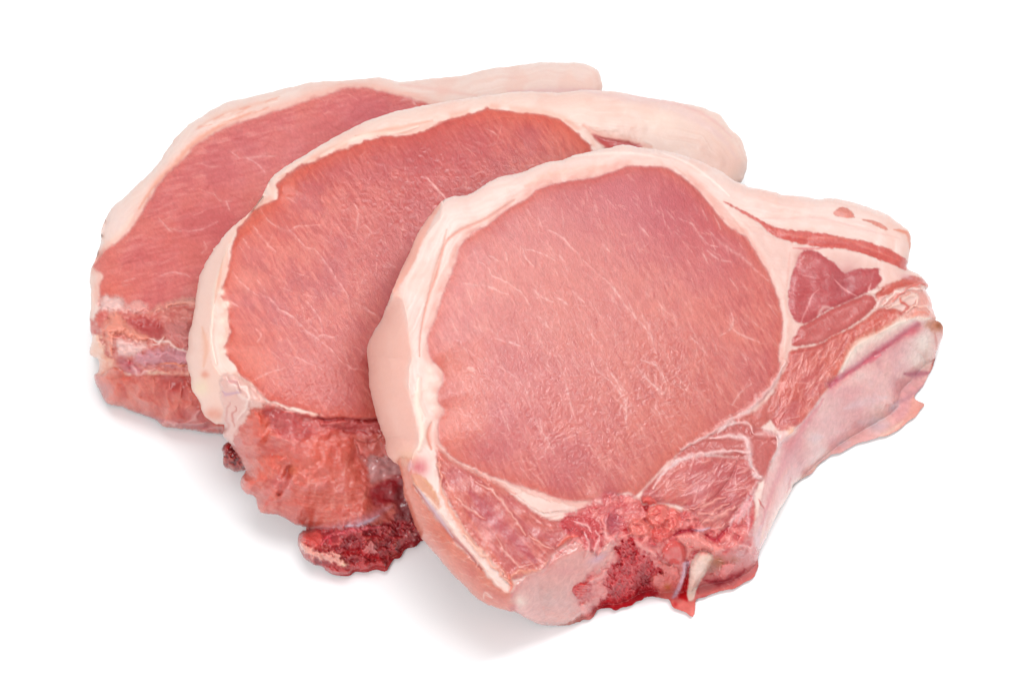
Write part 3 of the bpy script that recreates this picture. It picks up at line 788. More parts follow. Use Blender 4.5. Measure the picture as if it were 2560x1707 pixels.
cv.blob(855, 1390, 22, (200, 70, 70), .9, sheet='C')
cv.stroke("C 700,1310 740,1330 700,1300 690,1340", 3, (244, 206, 196), .8)
# pale strands above the marrow
for s_, w_ in (("K 450,480 470,600 520,670 590,620", 26), ("K 730,620 600,680 480,760 400,850", 22), ("K 740,690 880,780 1000,850", 24), ("K 1040,420 900,440 800,490 700,550", 18),
               ("K 480,900 520,880 560,820", 26), ("K 500,1000 400,1080 300,1130", 18), ("K 330,1350 250,1400 160,1500", 40)):
    cv.stroke(s_, w_ / 2.4, (240, 178, 170), .85, h=.7, wob=4)
cv.blob(560, 540, 70, (190, 104, 118), .9, sheet='K', ry=100, h=-.8); cv.blob(660, 590, 40, (170, 20, 30), .9, sheet='K', ry=16)
# marrow
MAR = ("K 600,760 720,690 760,760 900,870 1000,960 1060,1040 960,1060 940,1150 1010,1220 960,1290 860,1310 740,1400 660,1420 550,1450 390,1430 430,1330 510,1250 470,1150 500,1070 560,950 600,880 570,820")
cv.fill(MAR, (206, 34, 52), f=6, jag=(8, 9), lab=marrow, wet=1, bmp=1, h=-1.2, hf=14)
dM = full_sdf(cv, MAR); mM = sst(-4, 8, dM)
s1 = fbm(cv.X / 5, cv.Y / 5, 501, 3); s2 = fbm(cv.X / 12, cv.Y / 14, 506, 3)
cv.tint(mM * sst(.52, .72, s1), (228, 128, 124), .85); cv.tint(mM * sst(.56, .3, s2), (160, 12, 32), .5); cv.tint(mM * sst(.6, .8, s2), (214, 40, 50), .8)
cv.hgt += mM * ((s1 - .5) * 1.0 + (s2 - .5) * 1.0)
cv.blob(870, 1130, 90, (140, 12, 34), .7, sheet='K', h=-.8)
cv.fill("K 140,1230 190,1150 280,1130 330,1160 270,1240 240,1300 190,1290", (206, 44, 50), f=5, jag=(4, 6), lab=marrow, h=.3)
for y in range(0, 5):
    cv.stroke("K %d,%d %d,%d" % (190 - y * 8, 1160 + y * 28, 300 - y * 10, 1165 + y * 26), 3, (240, 140, 120), .7, h=.4)
cv.stroke("K 400,1390 540,1390 700,1360 840,1290", 6, (200, 20, 40), .8)
# lumps
for s_, c_, hh in (("K 700,570 740,500 820,470 900,520 940,590 920,650 820,660 730,640", (236, 150, 138), 1.2), ("K 880,440 980,340 1080,330 1130,400 1120,480 1060,560 960,560 900,510", (232, 140, 128), 1.4),
                   ("K 1120,380 1210,390 1240,470 1220,560 1140,600 1100,500", (234, 136, 126), 1.0), ("K 940,600 1060,560 1150,600 1120,680 1030,730 950,690", (224, 116, 108), .9),
                   ("K 850,260 920,240 990,300 940,340 860,320", (226, 120, 110), .8)):
    cv.fill(s_, c_, f=4, jag=(3, 8), h=hh, hf=16, edge=0.225, ew=5, lab=chine, wet=1, bmp=.6)
cv.fill("K 855,350 912,345 905,380 885,402", (176, 26, 36), f=5, jag=(1, 5), h=-.7, hf=6)
for s_ in ("K 960,400 1000,370 1030,410 990,440 950,430", "K 760,540 830,560 860,620", "K 1000,500 1050,540 1100,560", "K 1150,450 1180,540"):
    cv.stroke(s_, 4, (216, 84, 80), .7, h=-.3)
for s_ in ("K 1060,330 1160,360 1240,420", "K 900,430 980,360", "K 1080,560 1180,600"):
    cv.stroke(s_, 4, (248, 190, 170), .7, h=.3)
cv.fill("K 1180,660 1300,620 1450,640 1560,720 1680,760 1700,820 1560,830 1440,790 1380,820 1310,890 1290,780", (238, 166, 156), f=5, jag=(4, 10), h=.9, hf=12, edge=0.18, lab=chine)
cv.stroke("K 1180,650 1250,610 1340,600 1400,600", 6, (190, 30, 70), .8, h=-1); cv.stroke("K 1500,640 1600,700 1660,650 1740,560", 7, (196, 40, 70), .8, h=-.8)
cv.stroke("K 1360,590 1450,600 1550,570", 5, (214, 190, 214), .8, h=.5)
cv.fill("K 1010,910 1100,950 1200,970 1235,1030 1210,1180 1150,1290 1060,1290 1010,1220 940,1150 960,1060 1060,1040", (222, 132, 124), f=4, jag=(4, 9), h=.9, hf=10, edge=0.18, lab=chine)
cv.blob(1110, 1180, 40, (190, 120, 60), .8, sheet='K'); cv.blob(1150, 1010, 60, (236, 160, 150), .6, sheet='K')
# nodule, spur and the gap beside it
cv.fill("K 1060,780 1110,720 1190,700 1270,730 1305,820 1295,910 1230,955 1140,935 1070,890 1045,830", (222, 116, 110), f=4, jag=(1, 8), h=2.0, hf=26, edge=0.27, ew=5, lab=nodule, wet=1, bmp=.15)
cv.blob(1190, 800, 40, (240, 170, 164), .5, sheet='K')
cv.fill("K 1310,900 1340,1000 1320,1130 1310,1250 1330,1345 1220,1330 1250,1200 1290,1080", (196, 14, 26), f=4, jag=(1, 6), h=-1.6, hf=8, wet=1, bmp=.2)
cv.fill("K 1270,930 1340,915 1325,1000 1285,1120 1245,1220 1180,1300 1155,1285 1225,1150 1260,1040", (208, 172, 188), f=4, jag=(1, 8), h=.7, hf=8, wet=1, bmp=.2)
cv.fill("K 1450,805 1540,825 1580,880 1550,970 1490,1070 1420,1180 1385,1280 1378,1350 1335,1350 1310,1250 1330,1130 1330,1000 1370,900", (247, 214, 200), f=3, jag=(.6, 8), h=2.4, hf=24, edge=0.225, ew=4, lab=spur, wet=.8, bmp=.05)
cv.stroke("K 1550,900 1500,1020 1420,1160 1380,1280", 5, (252, 240, 230), .6); cv.blob(1480, 830, 60, (236, 150, 144), .7, sheet='K', ry=26)
cv.fill("K 1140,1330 1250,1305 1350,1330 1410,1320 1400,1480 1340,1500 1180,1430", (232, 140, 130), f=4, h=.6, hf=8, wet=1, bmp=.4, lab=chine)
cv.blob(1250, 1370, 40, (244, 160, 150), .9, sheet='K', h=.6); cv.blob(1190, 1360, 26, (206, 60, 66), .8, sheet='K', h=-.4); cv.blob(1360, 1440, 30, (244, 170, 160), .8, sheet='K', h=.4, ry=60)
cv.fill("K 1580,870 1700,830 1830,780 1930,790 1990,900 2060,930 2030,1070 1880,1110 1780,1190 1600,1210 1430,1280 1480,1080 1540,980", (212, 140, 138), f=6, jag=(5, 10), lab=chine, wet=.7, bmp=1)
cv.blob(1620, 930, 80, (168, 104, 50), .95, sheet='K', ry=60); cv.blob(1560, 1000, 60, (150, 100, 80), .7, sheet='K'); cv.blob(1800, 900, 60, (176, 112, 80), .6, sheet='K', ry=40)
cv.stroke("K 1500,1120 1650,1130 1780,1080 1900,1000", 16, (168, 50, 70), .75, h=-.5, wob=5)
cv.fill("K 1640,1010 1740,930 1810,960 1760,1040 1690,1100", (230, 150, 146), f=3, jag=(4, 8), h=.6)
cv.blob(1860, 850, 60, (220, 178, 180), .8, sheet='K', ry=40)
cv.stroke("K 1420,1270 1600,1230 1800,1190 1950,1110 2020,1030", 10, (236, 150, 140), .8)
cv.stroke("K 1850,750 1930,760 1960,780", 6, (246, 206, 200), .7, h=.5)
for s_, w_ in (("K 2040,100 1960,220 1900,340 1800,480 1740,580", 9), ("K 2000,250 1900,400 1830,520", 12), ("K 1960,300 1940,500 1950,640", 8)):
    cv.stroke(s_, w_, (238, 196, 198), .8, h=.5, wob=3)
cv.hgt += mH * sst(0.3, 1, cn2) * .3 * (1 - np.isin(cv.lab, (cart, spur, nodule))) + mH * (cn - .5) * .8 * (1 - np.isin(cv.lab, (cart, spur, nodule)))
for q in range(160):
    x = cv.rs.uniform(1380, 1900); y = cv.rs.uniform(1200, 1540)
    i_ = int((x - cv.x0) / 2); j_ = int((y - cv.y0) / 2)
    if cv.lab[j_, i_] in (chine, marrow):
        a_ = cv.rs.uniform(0, 6.3); l_ = cv.rs.uniform(5, 16)
        cv.stroke(np.array([(x, y), (x + math.cos(a_) * l_, y + math.sin(a_) * l_)]), cv.rs.uniform(1, 2.2), cv.rs.choice([(248, 200, 190), (180, 30, 46), (240, 150, 140)]), .6, h=.35)

BACK1 = plane((1400, 1560, 0), (1550, 370, 40), (930, 900, 39))
FACE1 = (BACK1[0] + BACK1[1] * 0.024, BACK1[1])
build_chop("pork_chop", cv, F1, FACE1, BACK1, ray_at_z(1600, 1300, 0), "raw pork chop on top of the fan, whole round face in view, with rib bone", GROUP)
del cv

# ================================================================ middle chop
O2 = ("H 770,760 775,670 800,590 815,500 830,380 850,270 890,170 950,80 1000,0 E 200,1250 280,1150 380,1040 480,960 550,880 600,800 640,710 720,640 850,560 960,490 1100,410 1200,360 1300,310 "
      "1420,260 1560,220 1700,190 1850,165 T 480,295 650,275 760,262 900,262 1050,268 1180,250 1320,252 1440,265 1540,285 1620,300 1760,318 1900,345 2020,380 2100,420 2150,490 2210,550 "
      "2245,610 2268,700 2260,780 2230,850 S 1835,478 1770,560 1600,650 1480,800 1450,1000 1300,1250 1150,1340 L 1780,1195 1740,1210 1700,1250 1640,1260 1600,1290 1570,1350 1510,1360 1450,1460 1370,1440 "
      "1280,1465 1190,1460 1140,1495 1060,1495 980,1480 900,1420 860,1410 780,1370 730,1310 700,1240 700,1160 740,1110 800,1095 780,1075 680,1060 600,1010 520,975 440,965 380,955 350,900 "
      "330,820 260,800 215,750 210,680 250,610 230,560 210,500 170,450 130,380 H 1020,1390 1030,1310 980,1310 920,1280 870,1220 850,1150 800,1070 790,990 765,900 757,820")
F2 = ("E 640,715 590,830 480,985 400,1085 350,1180 310,1350 280,1500 H 950,480 930,600 925,750 950,880 1000,960 1060,1010 1150,1060 1250,1140 L 560,60 700,100 830,130 900,165 1050,160 1200,175 1380,160 1500,160 "
      "S 1100,1080 1300,1150 2400,1200 2400,0 655,0")
EYE2 = ("E 690,740 760,680 850,620 950,580 1080,520 1200,480 1310,440 1430,405 1520,400 1610,395 1720,370 1810,330 1860,300 1960,270 2080,240 2170,220 2190,205 2260,212 T 640,380 740,392 850,400 950,415 "
        "1030,440 1100,480 1170,540 1220,590 1250,650 S 1480,500 1420,700 1300,900 1150,1050 1070,1055 L 1370,160 1200,168 1050,155 930,160 860,120 760,90 650,60 520,20 440,0 F 350,505 300,470 270,420 230,370 "
        "220,320 250,260 230,200 240,150 200,80 210,30 E 340,1350 370,1200 400,1100 450,1020 520,940 600,880 690,850 700,790")
cv = Canvas(O2, 2.2, seed=31, jag=(2.0, 16))
fat = cv.part("fat_rim", FAT); eye = cv.part("eye_muscle", MEAT); rind = cv.part("fat_skin", FAT); low = cv.part("lower_muscle", MEAT)
bone = cv.part("chine_bone", BONE); band = cv.part("connective_tissue", FAT)
cv.col[:] = np.array((245, 216, 204)) / 255
cv.bmp[:] = .25; cv.wet[:] = .35
fat_texture(cv, sst(12, -12, full_sdf(cv, EYE2)), 600)
cv.stroke("E 1250,400 1350,380 1500,350 1650,320 1800,290", 9, (244, 190, 168), .7, h=-.2)
cv.stroke("E 700,700 850,610 1050,500 1250,420 1420,370", 8, (246, 200, 182), .6, h=-.2)
cv.stroke("E 1000,540 1150,460 1300,400 1430,380 1560,370 1700,330", 8, (250, 234, 220), .7, h=.3)
cv.stroke("T 1180,252 1400,290 1650,330 1850,400 2000,480 2120,580 2200,700", 20, (236, 206, 206), .5)
cv.stroke("T 1500,285 1700,320 1900,370 2050,450 2170,560", 9, (240, 196, 192), .6)
cv.stroke("T 1200,480 1300,545 1420,575 1550,600 1640,620", 20, (240, 176, 158), .6, h=-.25)
cv.blob(2100, 720, 160, (246, 206, 192), .6, sheet='T'); cv.blob(1700, 460, 160, (248, 224, 210), .6, sheet='T', ry=90)
cv.blob(1500, 420, 260, None, h=1.0, ry=150, sheet='T', ang=10); cv.blob(1950, 640, 300, None, h=1.3, ry=170, sheet='T', ang=32)
cv.fill("T 1250,540 1330,560 1420,575 1560,605 1560,640 1370,640", (210, 100, 100), f=6, jag=(1.5, 10), lab=cv.part("inner_muscle", MEAT), h=-.35, hf=12)
cv.stroke("T 1080,460 1180,520 1260,580 1330,620", 13, (246, 214, 202), .8, h=.3)
cv.fill("E 600,760 480,980 400,1085 350,1180 310,1350 280,1500 H 950,480 930,600 925,750 950,880 1000,960 1030,1100 1060,1200 1040,1330 900,1350 700,1000 700,600 800,200", (253, 216, 202), f=6, lab=rind, jag=(3, 20))
cv.stroke("H 1060,30 1000,200 960,350 945,560 935,700 970,880", 7, (252, 228, 212), .8, h=.3)
cv.stroke("H 1020,120 985,300 960,450", 5, (242, 180, 156), .5)
cv.stroke("H 870,620 900,760 880,900", 12, (248, 190, 160), .5); cv.blob(890, 960, 30, (240, 150, 120), .6, sheet='H'); cv.blob(950, 1240, 70, (240, 160, 134), .7, sheet='H', ry=50)
cv.blob(860, 1050, 60, (250, 226, 186), .7, sheet='H')
cv.fill(EYE2, (216, 116, 108), f=4, jag=(4, 15), lab=eye, wet=.35, bmp=.6, edge=0.135)
dE = full_sdf(cv, EYE2); mE = sst(-2, 8, dE)
cv.tint(np.exp(-((dE + 6) / 9) ** 2) * sst(.35, .6, fbm(cv.X / 50, cv.Y / 50, 91, 2)), (242, 184, 164), .5)
cv.hgt += 2.0 * (1 - np.exp(-np.maximum(dE, 0) / 60))
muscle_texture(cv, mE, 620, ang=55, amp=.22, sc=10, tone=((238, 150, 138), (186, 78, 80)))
cv.tint(mE * sst(50, 5, dE), (230, 116, 92), .55)
cv.blob(1100, 420, 170, (200, 92, 98), .6, mask=mE); cv.blob(1000, 640, 150, (200, 98, 100), .6, mask=mE); cv.blob(870, 900, 120, (212, 108, 104), .5, mask=mE)
cv.blob(650, 560, 90, (232, 130, 108), .6, mask=mE); cv.blob(620, 900, 90, (228, 122, 96), .6, mask=mE); cv.blob(800, 960, 100, (222, 130, 122), .5, mask=mE)
cv.fill("E 700,760 760,690 830,720 850,800 800,830 740,840", (230, 132, 114), f=14, h=.3, jag=(4, 12), a=.6)
for x, y, r in ((1000, 480, 200), (950, 640, 160), (800, 820, 110), (780, 980, 120), (1300, 400, 90)):
    cv.blob(x, y, r, None, mask=mE, bmp=1, wet=1)
wq = np.maximum(ridge(cv.X / 12 + fbm(cv.X / 24, cv.Y / 24, 77, 2) * 2.5, cv.Y / 14, 61), ridge(cv.X / 13, cv.Y / 11 + fbm(cv.X / 20, cv.Y / 20, 79, 2) * 2, 63))
cv.hgt += mE * wq * 0.11 * np.maximum(np.exp(-((cv.X - 1050) / 230) ** 2 - ((cv.Y - 480) / 150) ** 2), np.exp(-((cv.X - 790) / 100) ** 2 - ((cv.Y - 970) / 70) ** 2))
for s_, w_ in (("E 960,1200 1040,1300 1120,1420 1200,1540", 5), ("E 760,1040 830,1120 900,1190 960,1200", 4), ("E 380,1370 430,1440 500,1500 560,1540", 5), ("E 560,900 600,960 640,1010 760,1070 850,1040 1000,1030", 4),
               ("E 1740,680 1800,740 1890,840", 6), ("E 1240,880 1270,950 1250,1080", 3), ("E 520,1040 560,1090 600,1140 680,1220", 7), ("E 450,1130 500,1200", 5), ("F 480,140 540,170 600,230 660,280 740,340 780,390", 6),
               ("F 660,290 700,270 760,280", 4), ("F 620,100 680,180 700,260", 4), ("F 860,110 930,150 980,190", 4), ("F 390,60 440,90 500,150 560,180", 4), ("F 420,50 380,0", 4), ("F 250,110 290,130", 6),
               ("F 520,360 620,400 700,440", 3), ("F 350,500 420,460 520,430", 4), ("F 780,390 840,430 900,440", 3), ("T 180,820 230,880 300,950", 5), ("T 560,500 640,540", 3), ("F 370,240 400,270 380,300", 5)):
    cv.stroke(s_, w_ * .8, (246, 196, 190), .55, h=.04, wob=1.5, thread=True)
marble(cv, dE, 260, 50, (242, 176, 166), (12, 48), (.8, 1.8), (.25, .6), 30, seed=25)
marble(cv, dE, 140, 120, (186, 74, 76), (12, 46), (.9, 1.8), (.2, .4), 40, seed=26, h=0)
for x, y, r in ((200, 60, 24), (225, 120, 26), (215, 200, 26), (210, 290, 24), (215, 350, 20)):
    cv.blob(x, y, r, (249, 220, 204), 1.2, h=.3, sheet='F')
# lower meat
LOW = ("L 300,40 430,20 560,70 700,110 830,140 900,172 1050,165 1200,180 1380,165 1500,160 S 1150,1100 1180,1300 L 1750,1100 1500,1060 1300,1060 1150,1080 1000,1095 850,1095 700,1085 560,1040 400,1000 280,900 180,800 170,640 "
       "150,430 110,370 200,200")
cv.fill(LOW, (228, 118, 106), f=5, lab=low, jag=(4, 14), wet=.9, bmp=.8, edge=0.27, ew=6)
dW = full_sdf(cv, LOW); mW = sst(-2, 8, dW)
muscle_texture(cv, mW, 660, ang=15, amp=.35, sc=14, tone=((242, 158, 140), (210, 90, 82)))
cv.fill("L 430,60 560,80 700,120 860,150 1000,180 1380,175 1420,270 1200,285 1000,255 880,275 800,320 700,345 560,305 470,220 410,140", (206, 94, 96), f=9, jag=(4, 12), h=-.8, hf=14, lab=low)
cv.stroke("L 870,150 950,168 1100,160 1250,175 1390,165", 5, (160, 10, 14), .8, h=-1.0, taper=False)
cv.stroke("L 900,200 1050,190 1250,200 1390,190", 16, (204, 100, 100), .7, h=.8)
cv.fill("L 300,90 380,100 440,180 460,290 430,350 340,380 260,360 240,240", (234, 118, 98), f=10, jag=(4, 14), h=1.6, hf=34, edge=0.225, lab=low)
cv.fill("L 200,700 250,600 330,500 430,465 560,470 590,520 500,640 400,730 330,810 240,800", (234, 124, 106), f=10, jag=(4, 14), h=1.6, hf=34, edge=0.225, lab=low)
cv.fill("L 620,380 800,330 950,290 1120,300 1200,360 1190,470 1280,600 1290,800 1330,960 1150,1050 950,1080 760,1060 640,980 560,880 640,740 640,560 590,450", (230, 120, 104), f=20, jag=(6, 20), h=1.5, hf=60, edge=0.135, lab=low)
cv.blob(850, 520, 170, (232, 120, 98), .6, sheet='L', ry=100); cv.blob(900, 820, 200, (216, 100, 78), .6, sheet='L', ry=90); cv.blob(640, 600, 60, (222, 128, 84), .6, sheet='L')
cv.stroke("L 625,560 600,660 555,740 530,800", 13, (196, 66, 56), .7, h=-1.1, wob=4)
cv.stroke("L 640,640 620,760 560,840 500,860", 14, (222, 150, 146), .7, h=.5, wob=4)
cv.stroke("L 470,300 540,320 620,345", 9, (238, 150, 138), .7, h=.5)
for s_ in ("L 790,620 790,700 770,790", "L 850,700 840,790 820,820", "L 1010,700 1010,800 980,960", "L 980,860 970,960 920,1040", "L 1140,490 1110,570 1090,640", "L 880,900 860,960", "L 1100,780 1080,900", "L 1260,780 1250,880"):
    cv.stroke(s_, 6, (240, 168, 152), .5, h=.12, wob=4, thread=True)
for k_ in range(26):
    y = 700 + k_ * 14; x = 700 + cv.rs.uniform(-60, 60)
    cv.stroke("L %f,%f %f,%f %f,%f" % (x, y - 20, x + 250, y + 10, x + 520, y - 30), 2.0, cv.rs.choice([(240, 158, 140), (204, 92, 80)]), .35, h=.03, thread=True)
n1 = fbm(cv.X / 22, cv.Y / 16, 671, 3); n2 = fbm(cv.X / 45, cv.Y / 38, 675, 3)
cv.tint(mW * sst(.52, .78, n1), (240, 156, 140), .3); cv.tint(mW * sst(.48, .25, n1), (206, 84, 74), .22); cv.tint(mW * sst(.55, .8, n2), (222, 140, 140), .45)
cv.hgt += mW * ((n1 - .5) * .25 + (n2 - .5) * 2.4)
# white tissue down the left
cv.fill("F 200,470 280,480 350,510 420,590 390,630 340,640 320,690 280,740 262,800 230,800 190,760 215,660 200,560", (240, 198, 188), f=6, lab=band, jag=(6, 12), h=.6, hf=14, wet=.8, bmp=.4)
for s_, w_, c_ in (("F 230,480 260,520 300,560 360,600", 7, WHITE), ("F 290,500 330,540 330,600 290,680", 8, WHITE), ("F 240,600 230,680 225,760", 7, (226, 160, 150)), ("F 270,620 260,720", 5, (214, 130, 120)),
                   ("F 240,500 275,510 300,530", 8, (226, 170, 172)), ("F 350,520 400,590 480,620 570,650", 6, (242, 186, 176)), ("F 205,540 240,560 300,540", 5, (214, 176, 200))):
    cv.stroke(s_, w_, c_, .7, h=.5 if c_ == WHITE else -.3, wob=6)
# bone plate tucked against the front chop
cv.fill("L 1190,350 1290,365 1380,330 1420,270 1500,280 1500,500 1300,490 1220,460", (212, 130, 118), f=5, jag=(4, 9), lab=bone, h=1.0, hf=8, edge=0.135, wet=.9, bmp=.5)
cv.fill("L 1300,490 1500,490 1600,620 1560,650 1450,670 1330,710 1300,620", (212, 156, 156), f=8, jag=(4, 9), lab=cv.part('bone_membrane', BONE), wet=1, bmp=.15)
cv.fill("L 1340,740 1560,650 1680,700 1680,860 1560,860 1400,900 1330,860", (166, 48, 58), f=8, jag=(4, 9), lab=bone, wet=1)
cv.stroke("L 850,1092 1000,1088 1150,1060 1300,1010 1400,950 1500,900", 24, (212, 150, 164), .7, h=.4)
cv.stroke("L 1100,1070 1200,1070 1300,1030 1390,980", 10, (206, 196, 216), .7, h=.3)
cv.fill("L 1520,760 1600,680 1720,800 1750,1000 1800,1250 1640,1280 1540,1180 1530,1000", (140, 54, 60), f=8, jag=(6, 9), lab=bone, wet=1, bmp=1)
# bone end below
BE = ("L 680,1100 800,1080 1000,1100 1150,1085 1300,1065 1450,1050 1600,1020 1800,1150 1700,1300 1560,1400 1460,1500 1100,1530 900,1480 700,1350 640,1200")
cv.fill(BE, (184, 62, 70), f=5, lab=bone, jag=(4, 10), edge=0.45, ew=7, wet=1, bmp=1)
dB = full_sdf(cv, BE); mB = sst(-2, 6, dB)
s1 = fbm(cv.X / 8, cv.Y / 8, 701, 3); s2 = fbm(cv.X / 18, cv.Y / 18, 706, 3)
cv.tint(mB * sst(.5, .75, s1), (216, 116, 112), .7); cv.tint(mB * sst(.5, .3, s2), (140, 30, 44), .6); cv.tint(mB * sst(.6, .8, s2), (176, 86, 62), .5)
cv.hgt += mB * ((s1 - .5) * .9 + (s2 - .5) * 1.8)
cv.fill("L 700,1160 790,1110 900,1130 900,1220 830,1270 740,1230 700,1230", (222, 108, 100), f=6, h=1, hf=12, jag=(3, 9), lab=bone)
cv.stroke("L 900,1230 960,1160 1100,1120 1250,1095 1450,1070", 9, (226, 130, 144), .8, h=.8)
cv.fill("L 700,1210 740,1220 820,1260 900,1285 1000,1300 1080,1340 1120,1390 1090,1420 1000,1390 880,1360 780,1320 710,1260", (240, 186, 170), f=5, jag=(6, 9), h=1.4, hf=8, lab=bone, wet=.9)
cv.blob(1090, 1405, 34, (248, 214, 180), .9, sheet='L', h=.8, ry=24)
cv.fill("L 1220,1280 1290,1230 1320,1190 1370,1250 1370,1300 1300,1325 1240,1310", (222, 150, 146), f=4, jag=(5, 7), h=1, lab=bone)
cv.stroke("L 1090,1300 1200,1290 1330,1340 1450,1340", 14, (196, 20, 30), .8, h=-1)
cv.fill("L 860,1400 1000,1420 1120,1420 1200,1380 1480,1370 1470,1500 1100,1530 900,1460", (206, 92, 94), f=5, jag=(4, 9), h=1, hf=14, lab=bone, edge=0.18)
cv.stroke("L 900,1180 960,1170 980,1240", 8, (214, 30, 60), .6)
for q in range(140):
    x = cv.rs.uniform(900, 1780); y = cv.rs.uniform(1090, 1400) - (x - 900) * .12
    x = 540 + x / 3.409; y = 1000 + y / 3.409
    a_ = cv.rs.uniform(0, 6.3); l_ = cv.rs.uniform(3, 10)
    cv.stroke(np.array([(x, y), (x + math.cos(a_) * l_, y + math.sin(a_) * l_)]), cv.rs.uniform(1, 2.4), cv.rs.choice([(236, 176, 170), (120, 20, 34), (210, 70, 70), (170, 90, 60)]), .6, h=.4)
for x, y in ((1650, 1120), (1690, 1190), (1665, 1245), (1620, 1150), (1700, 1140)):
    cv.blob(x, y, 16, (232, 200, 196), .9, sheet='L', h=.6)

BACK2 = plane((870, 1440, 0), (470, 900, 25), (1350, 230, 25))
FACE2 = (BACK2[0] + BACK2[1] * 0.024, BACK2[1])
build_chop("pork_chop", cv, F2, FACE2, BACK2, ray_at_z(850, 1380, 0), "middle raw pork chop of the fan, with thick fat tail and dark red bone end", GROUP,
           under=(BACK1, O1), edge_r=44)
del cv

# ================================================================ back chop
O3 = ("G 75,1568 75,1500 100,1440 130,1370 150,1280 160,1180 220,1060 310,980 400,890 500,800 570,720 590,680 640,610 700,530 790,450 900,380 1040,305 1160,275 1300,240 1440,210 1600,170 1750,150 1900,145 2100,125 "
      "2160,130 2281,155 T 140,182 280,170 400,155 500,130 620,105 720,98 850,75 960,66 1060,72 1160,70 1230,82 1290,115 1310,150 1322,210 1318,250 S 1490,300 1400,360 1200,400 1050,600 900,900 720,1020 620,1070 H 1100,1400 1020,1385 900,1370 "
      "800,1355 640,1335 580,1320 540,1280 450,1245 370,1220 300,1190 190,1160 150,1090 105,1010 105,960 135,930 130,850 80,820 70,780 85,700 75,640 70,560 80,400 70,280 80,200")
F3 = "S 200,300 262,540 248,600 240,680 236,740 238,790 H 160,640 250,700 400,745 600,800 800,840 1200,950 S 1000,1000 2400,1000 2400,0 0,0"
EYE3 = ("G 100,1450 180,1360 300,1270 370,1190 430,1090 490,1000 560,880 640,790 740,700 820,610 920,540 1050,480 1180,430 1350,380 1500,330 1640,280 1780,240 1860,205 1960,195 2060,200 2160,225 2281,260 T 60,300 130,320 190,345 "
        "S 1100,300 1000,500 850,850 700,850 H 1000,620 820,520 700,480 560,510 480,560 330,520 300,440 180,410 150,420 140,330 160,250 100,200")
cv = Canvas(O3, 2.4, seed=61, jag=(2.2, 18))
fat = cv.part("fat_rim", FAT); eye = cv.part("eye_muscle", MEAT); low = cv.part("lower_muscle", MEAT); band = cv.part("connective_tissue", FAT)
cv.col[:] = np.array((245, 218, 208)) / 255
cv.bmp[:] = .25; cv.wet[:] = .3
fat_texture(cv, sst(12, -12, full_sdf(cv, EYE3)), 800)
cv.stroke("G 420,1060 540,880 680,740 780,620 900,530 1060,440 1250,370", 9, (246, 178, 148), .75, h=-.3)
cv.stroke("G 840,480 1000,400 1200,330 1400,280", 14, (246, 198, 180), .6)
for k_ in range(22):
    x = 820 + k_ * 26; y = 500 - k_ * 9 + cv.rs.uniform(-40, 40)
    cv.stroke("G %f,%f %f,%f" % (x, y, x + cv.rs.uniform(50, 110), y - cv.rs.uniform(15, 40)), 2.5, cv.rs.choice([(252, 232, 222), (242, 180, 160)]), .6, h=.1)
cv.blob(250, 1150, 110, (240, 216, 210), .6, sheet='G'); cv.stroke("G 380,1100 320,1200 200,1330 120,1440", 14, (250, 232, 218), .7, h=.2)
cv.stroke("T 0,215 200,240 380,270 500,285", 12, (244, 200, 190), .5); cv.stroke("T 700,258 900,255 1150,248 1300,245", 10, (236, 196, 196), .6)
cv.fill(EYE3, (232, 146, 142), f=6, jag=(4, 16), lab=eye, wet=.5, bmp=.5, edge=0.158)
dE = full_sdf(cv, EYE3); mE = sst(-2, 8, dE)
cv.tint(np.exp(-((dE + 6) / 10) ** 2), (243, 186, 170), .5)
cv.hgt += -0.8 * (1 - np.exp(-np.maximum(dE, 0) / 60))
muscle_texture(cv, mE, 820, ang=-12, amp=.28, sc=14, tone=((242, 172, 168), (206, 108, 112)))
cv.blob(900, 300, 240, (212, 116, 126), .6, mask=mE, ry=80, ang=-20); cv.blob(640, 400, 160, (222, 138, 142), .6, mask=mE, ry=70, ang=-30)
cv.blob(420, 640, 150, (216, 112, 110), .5, mask=mE); cv.blob(260, 740, 80, (234, 126, 104), .6, mask=mE); cv.blob(560, 560, 110, (210, 108, 110), .5, mask=mE)
cv.tint(mE * sst(30, 4, dE), (222, 130, 122), .4)
for s_, w_ in (("G 1180,690 1280,760 1320,800", 4), ("G 870,740 920,760 1000,760", 4), ("G 640,1200 750,1220 880,1200 980,1150", 4), ("G 560,1130 620,1190 660,1230", 4), ("G 1040,1000 1070,1080", 3), ("G 880,1290 900,1340 870,1380", 4),
               ("G 1170,700 1290,690 1400,680", 3), ("G 1060,640 1140,700", 3), ("T 0,320 60,310 130,330", 6), ("T 60,310 110,350", 5), ("G 960,960 1000,1000 1080,1010", 3), ("H 560,260 680,230 780,260", 5), ("H 300,300 400,270", 4)):
    cv.stroke(s_, w_ * .8, (244, 196, 192), .55, h=.04, wob=1.5, thread=True)
marble(cv, dE, 150, -15, (240, 172, 166), (14, 46), (.8, 1.8), (.25, .55), 25, seed=35)
marble(cv, dE, 100, -10, (182, 78, 84), (14, 50), (.9, 1.8), (.2, .4), 25, seed=36, h=0)
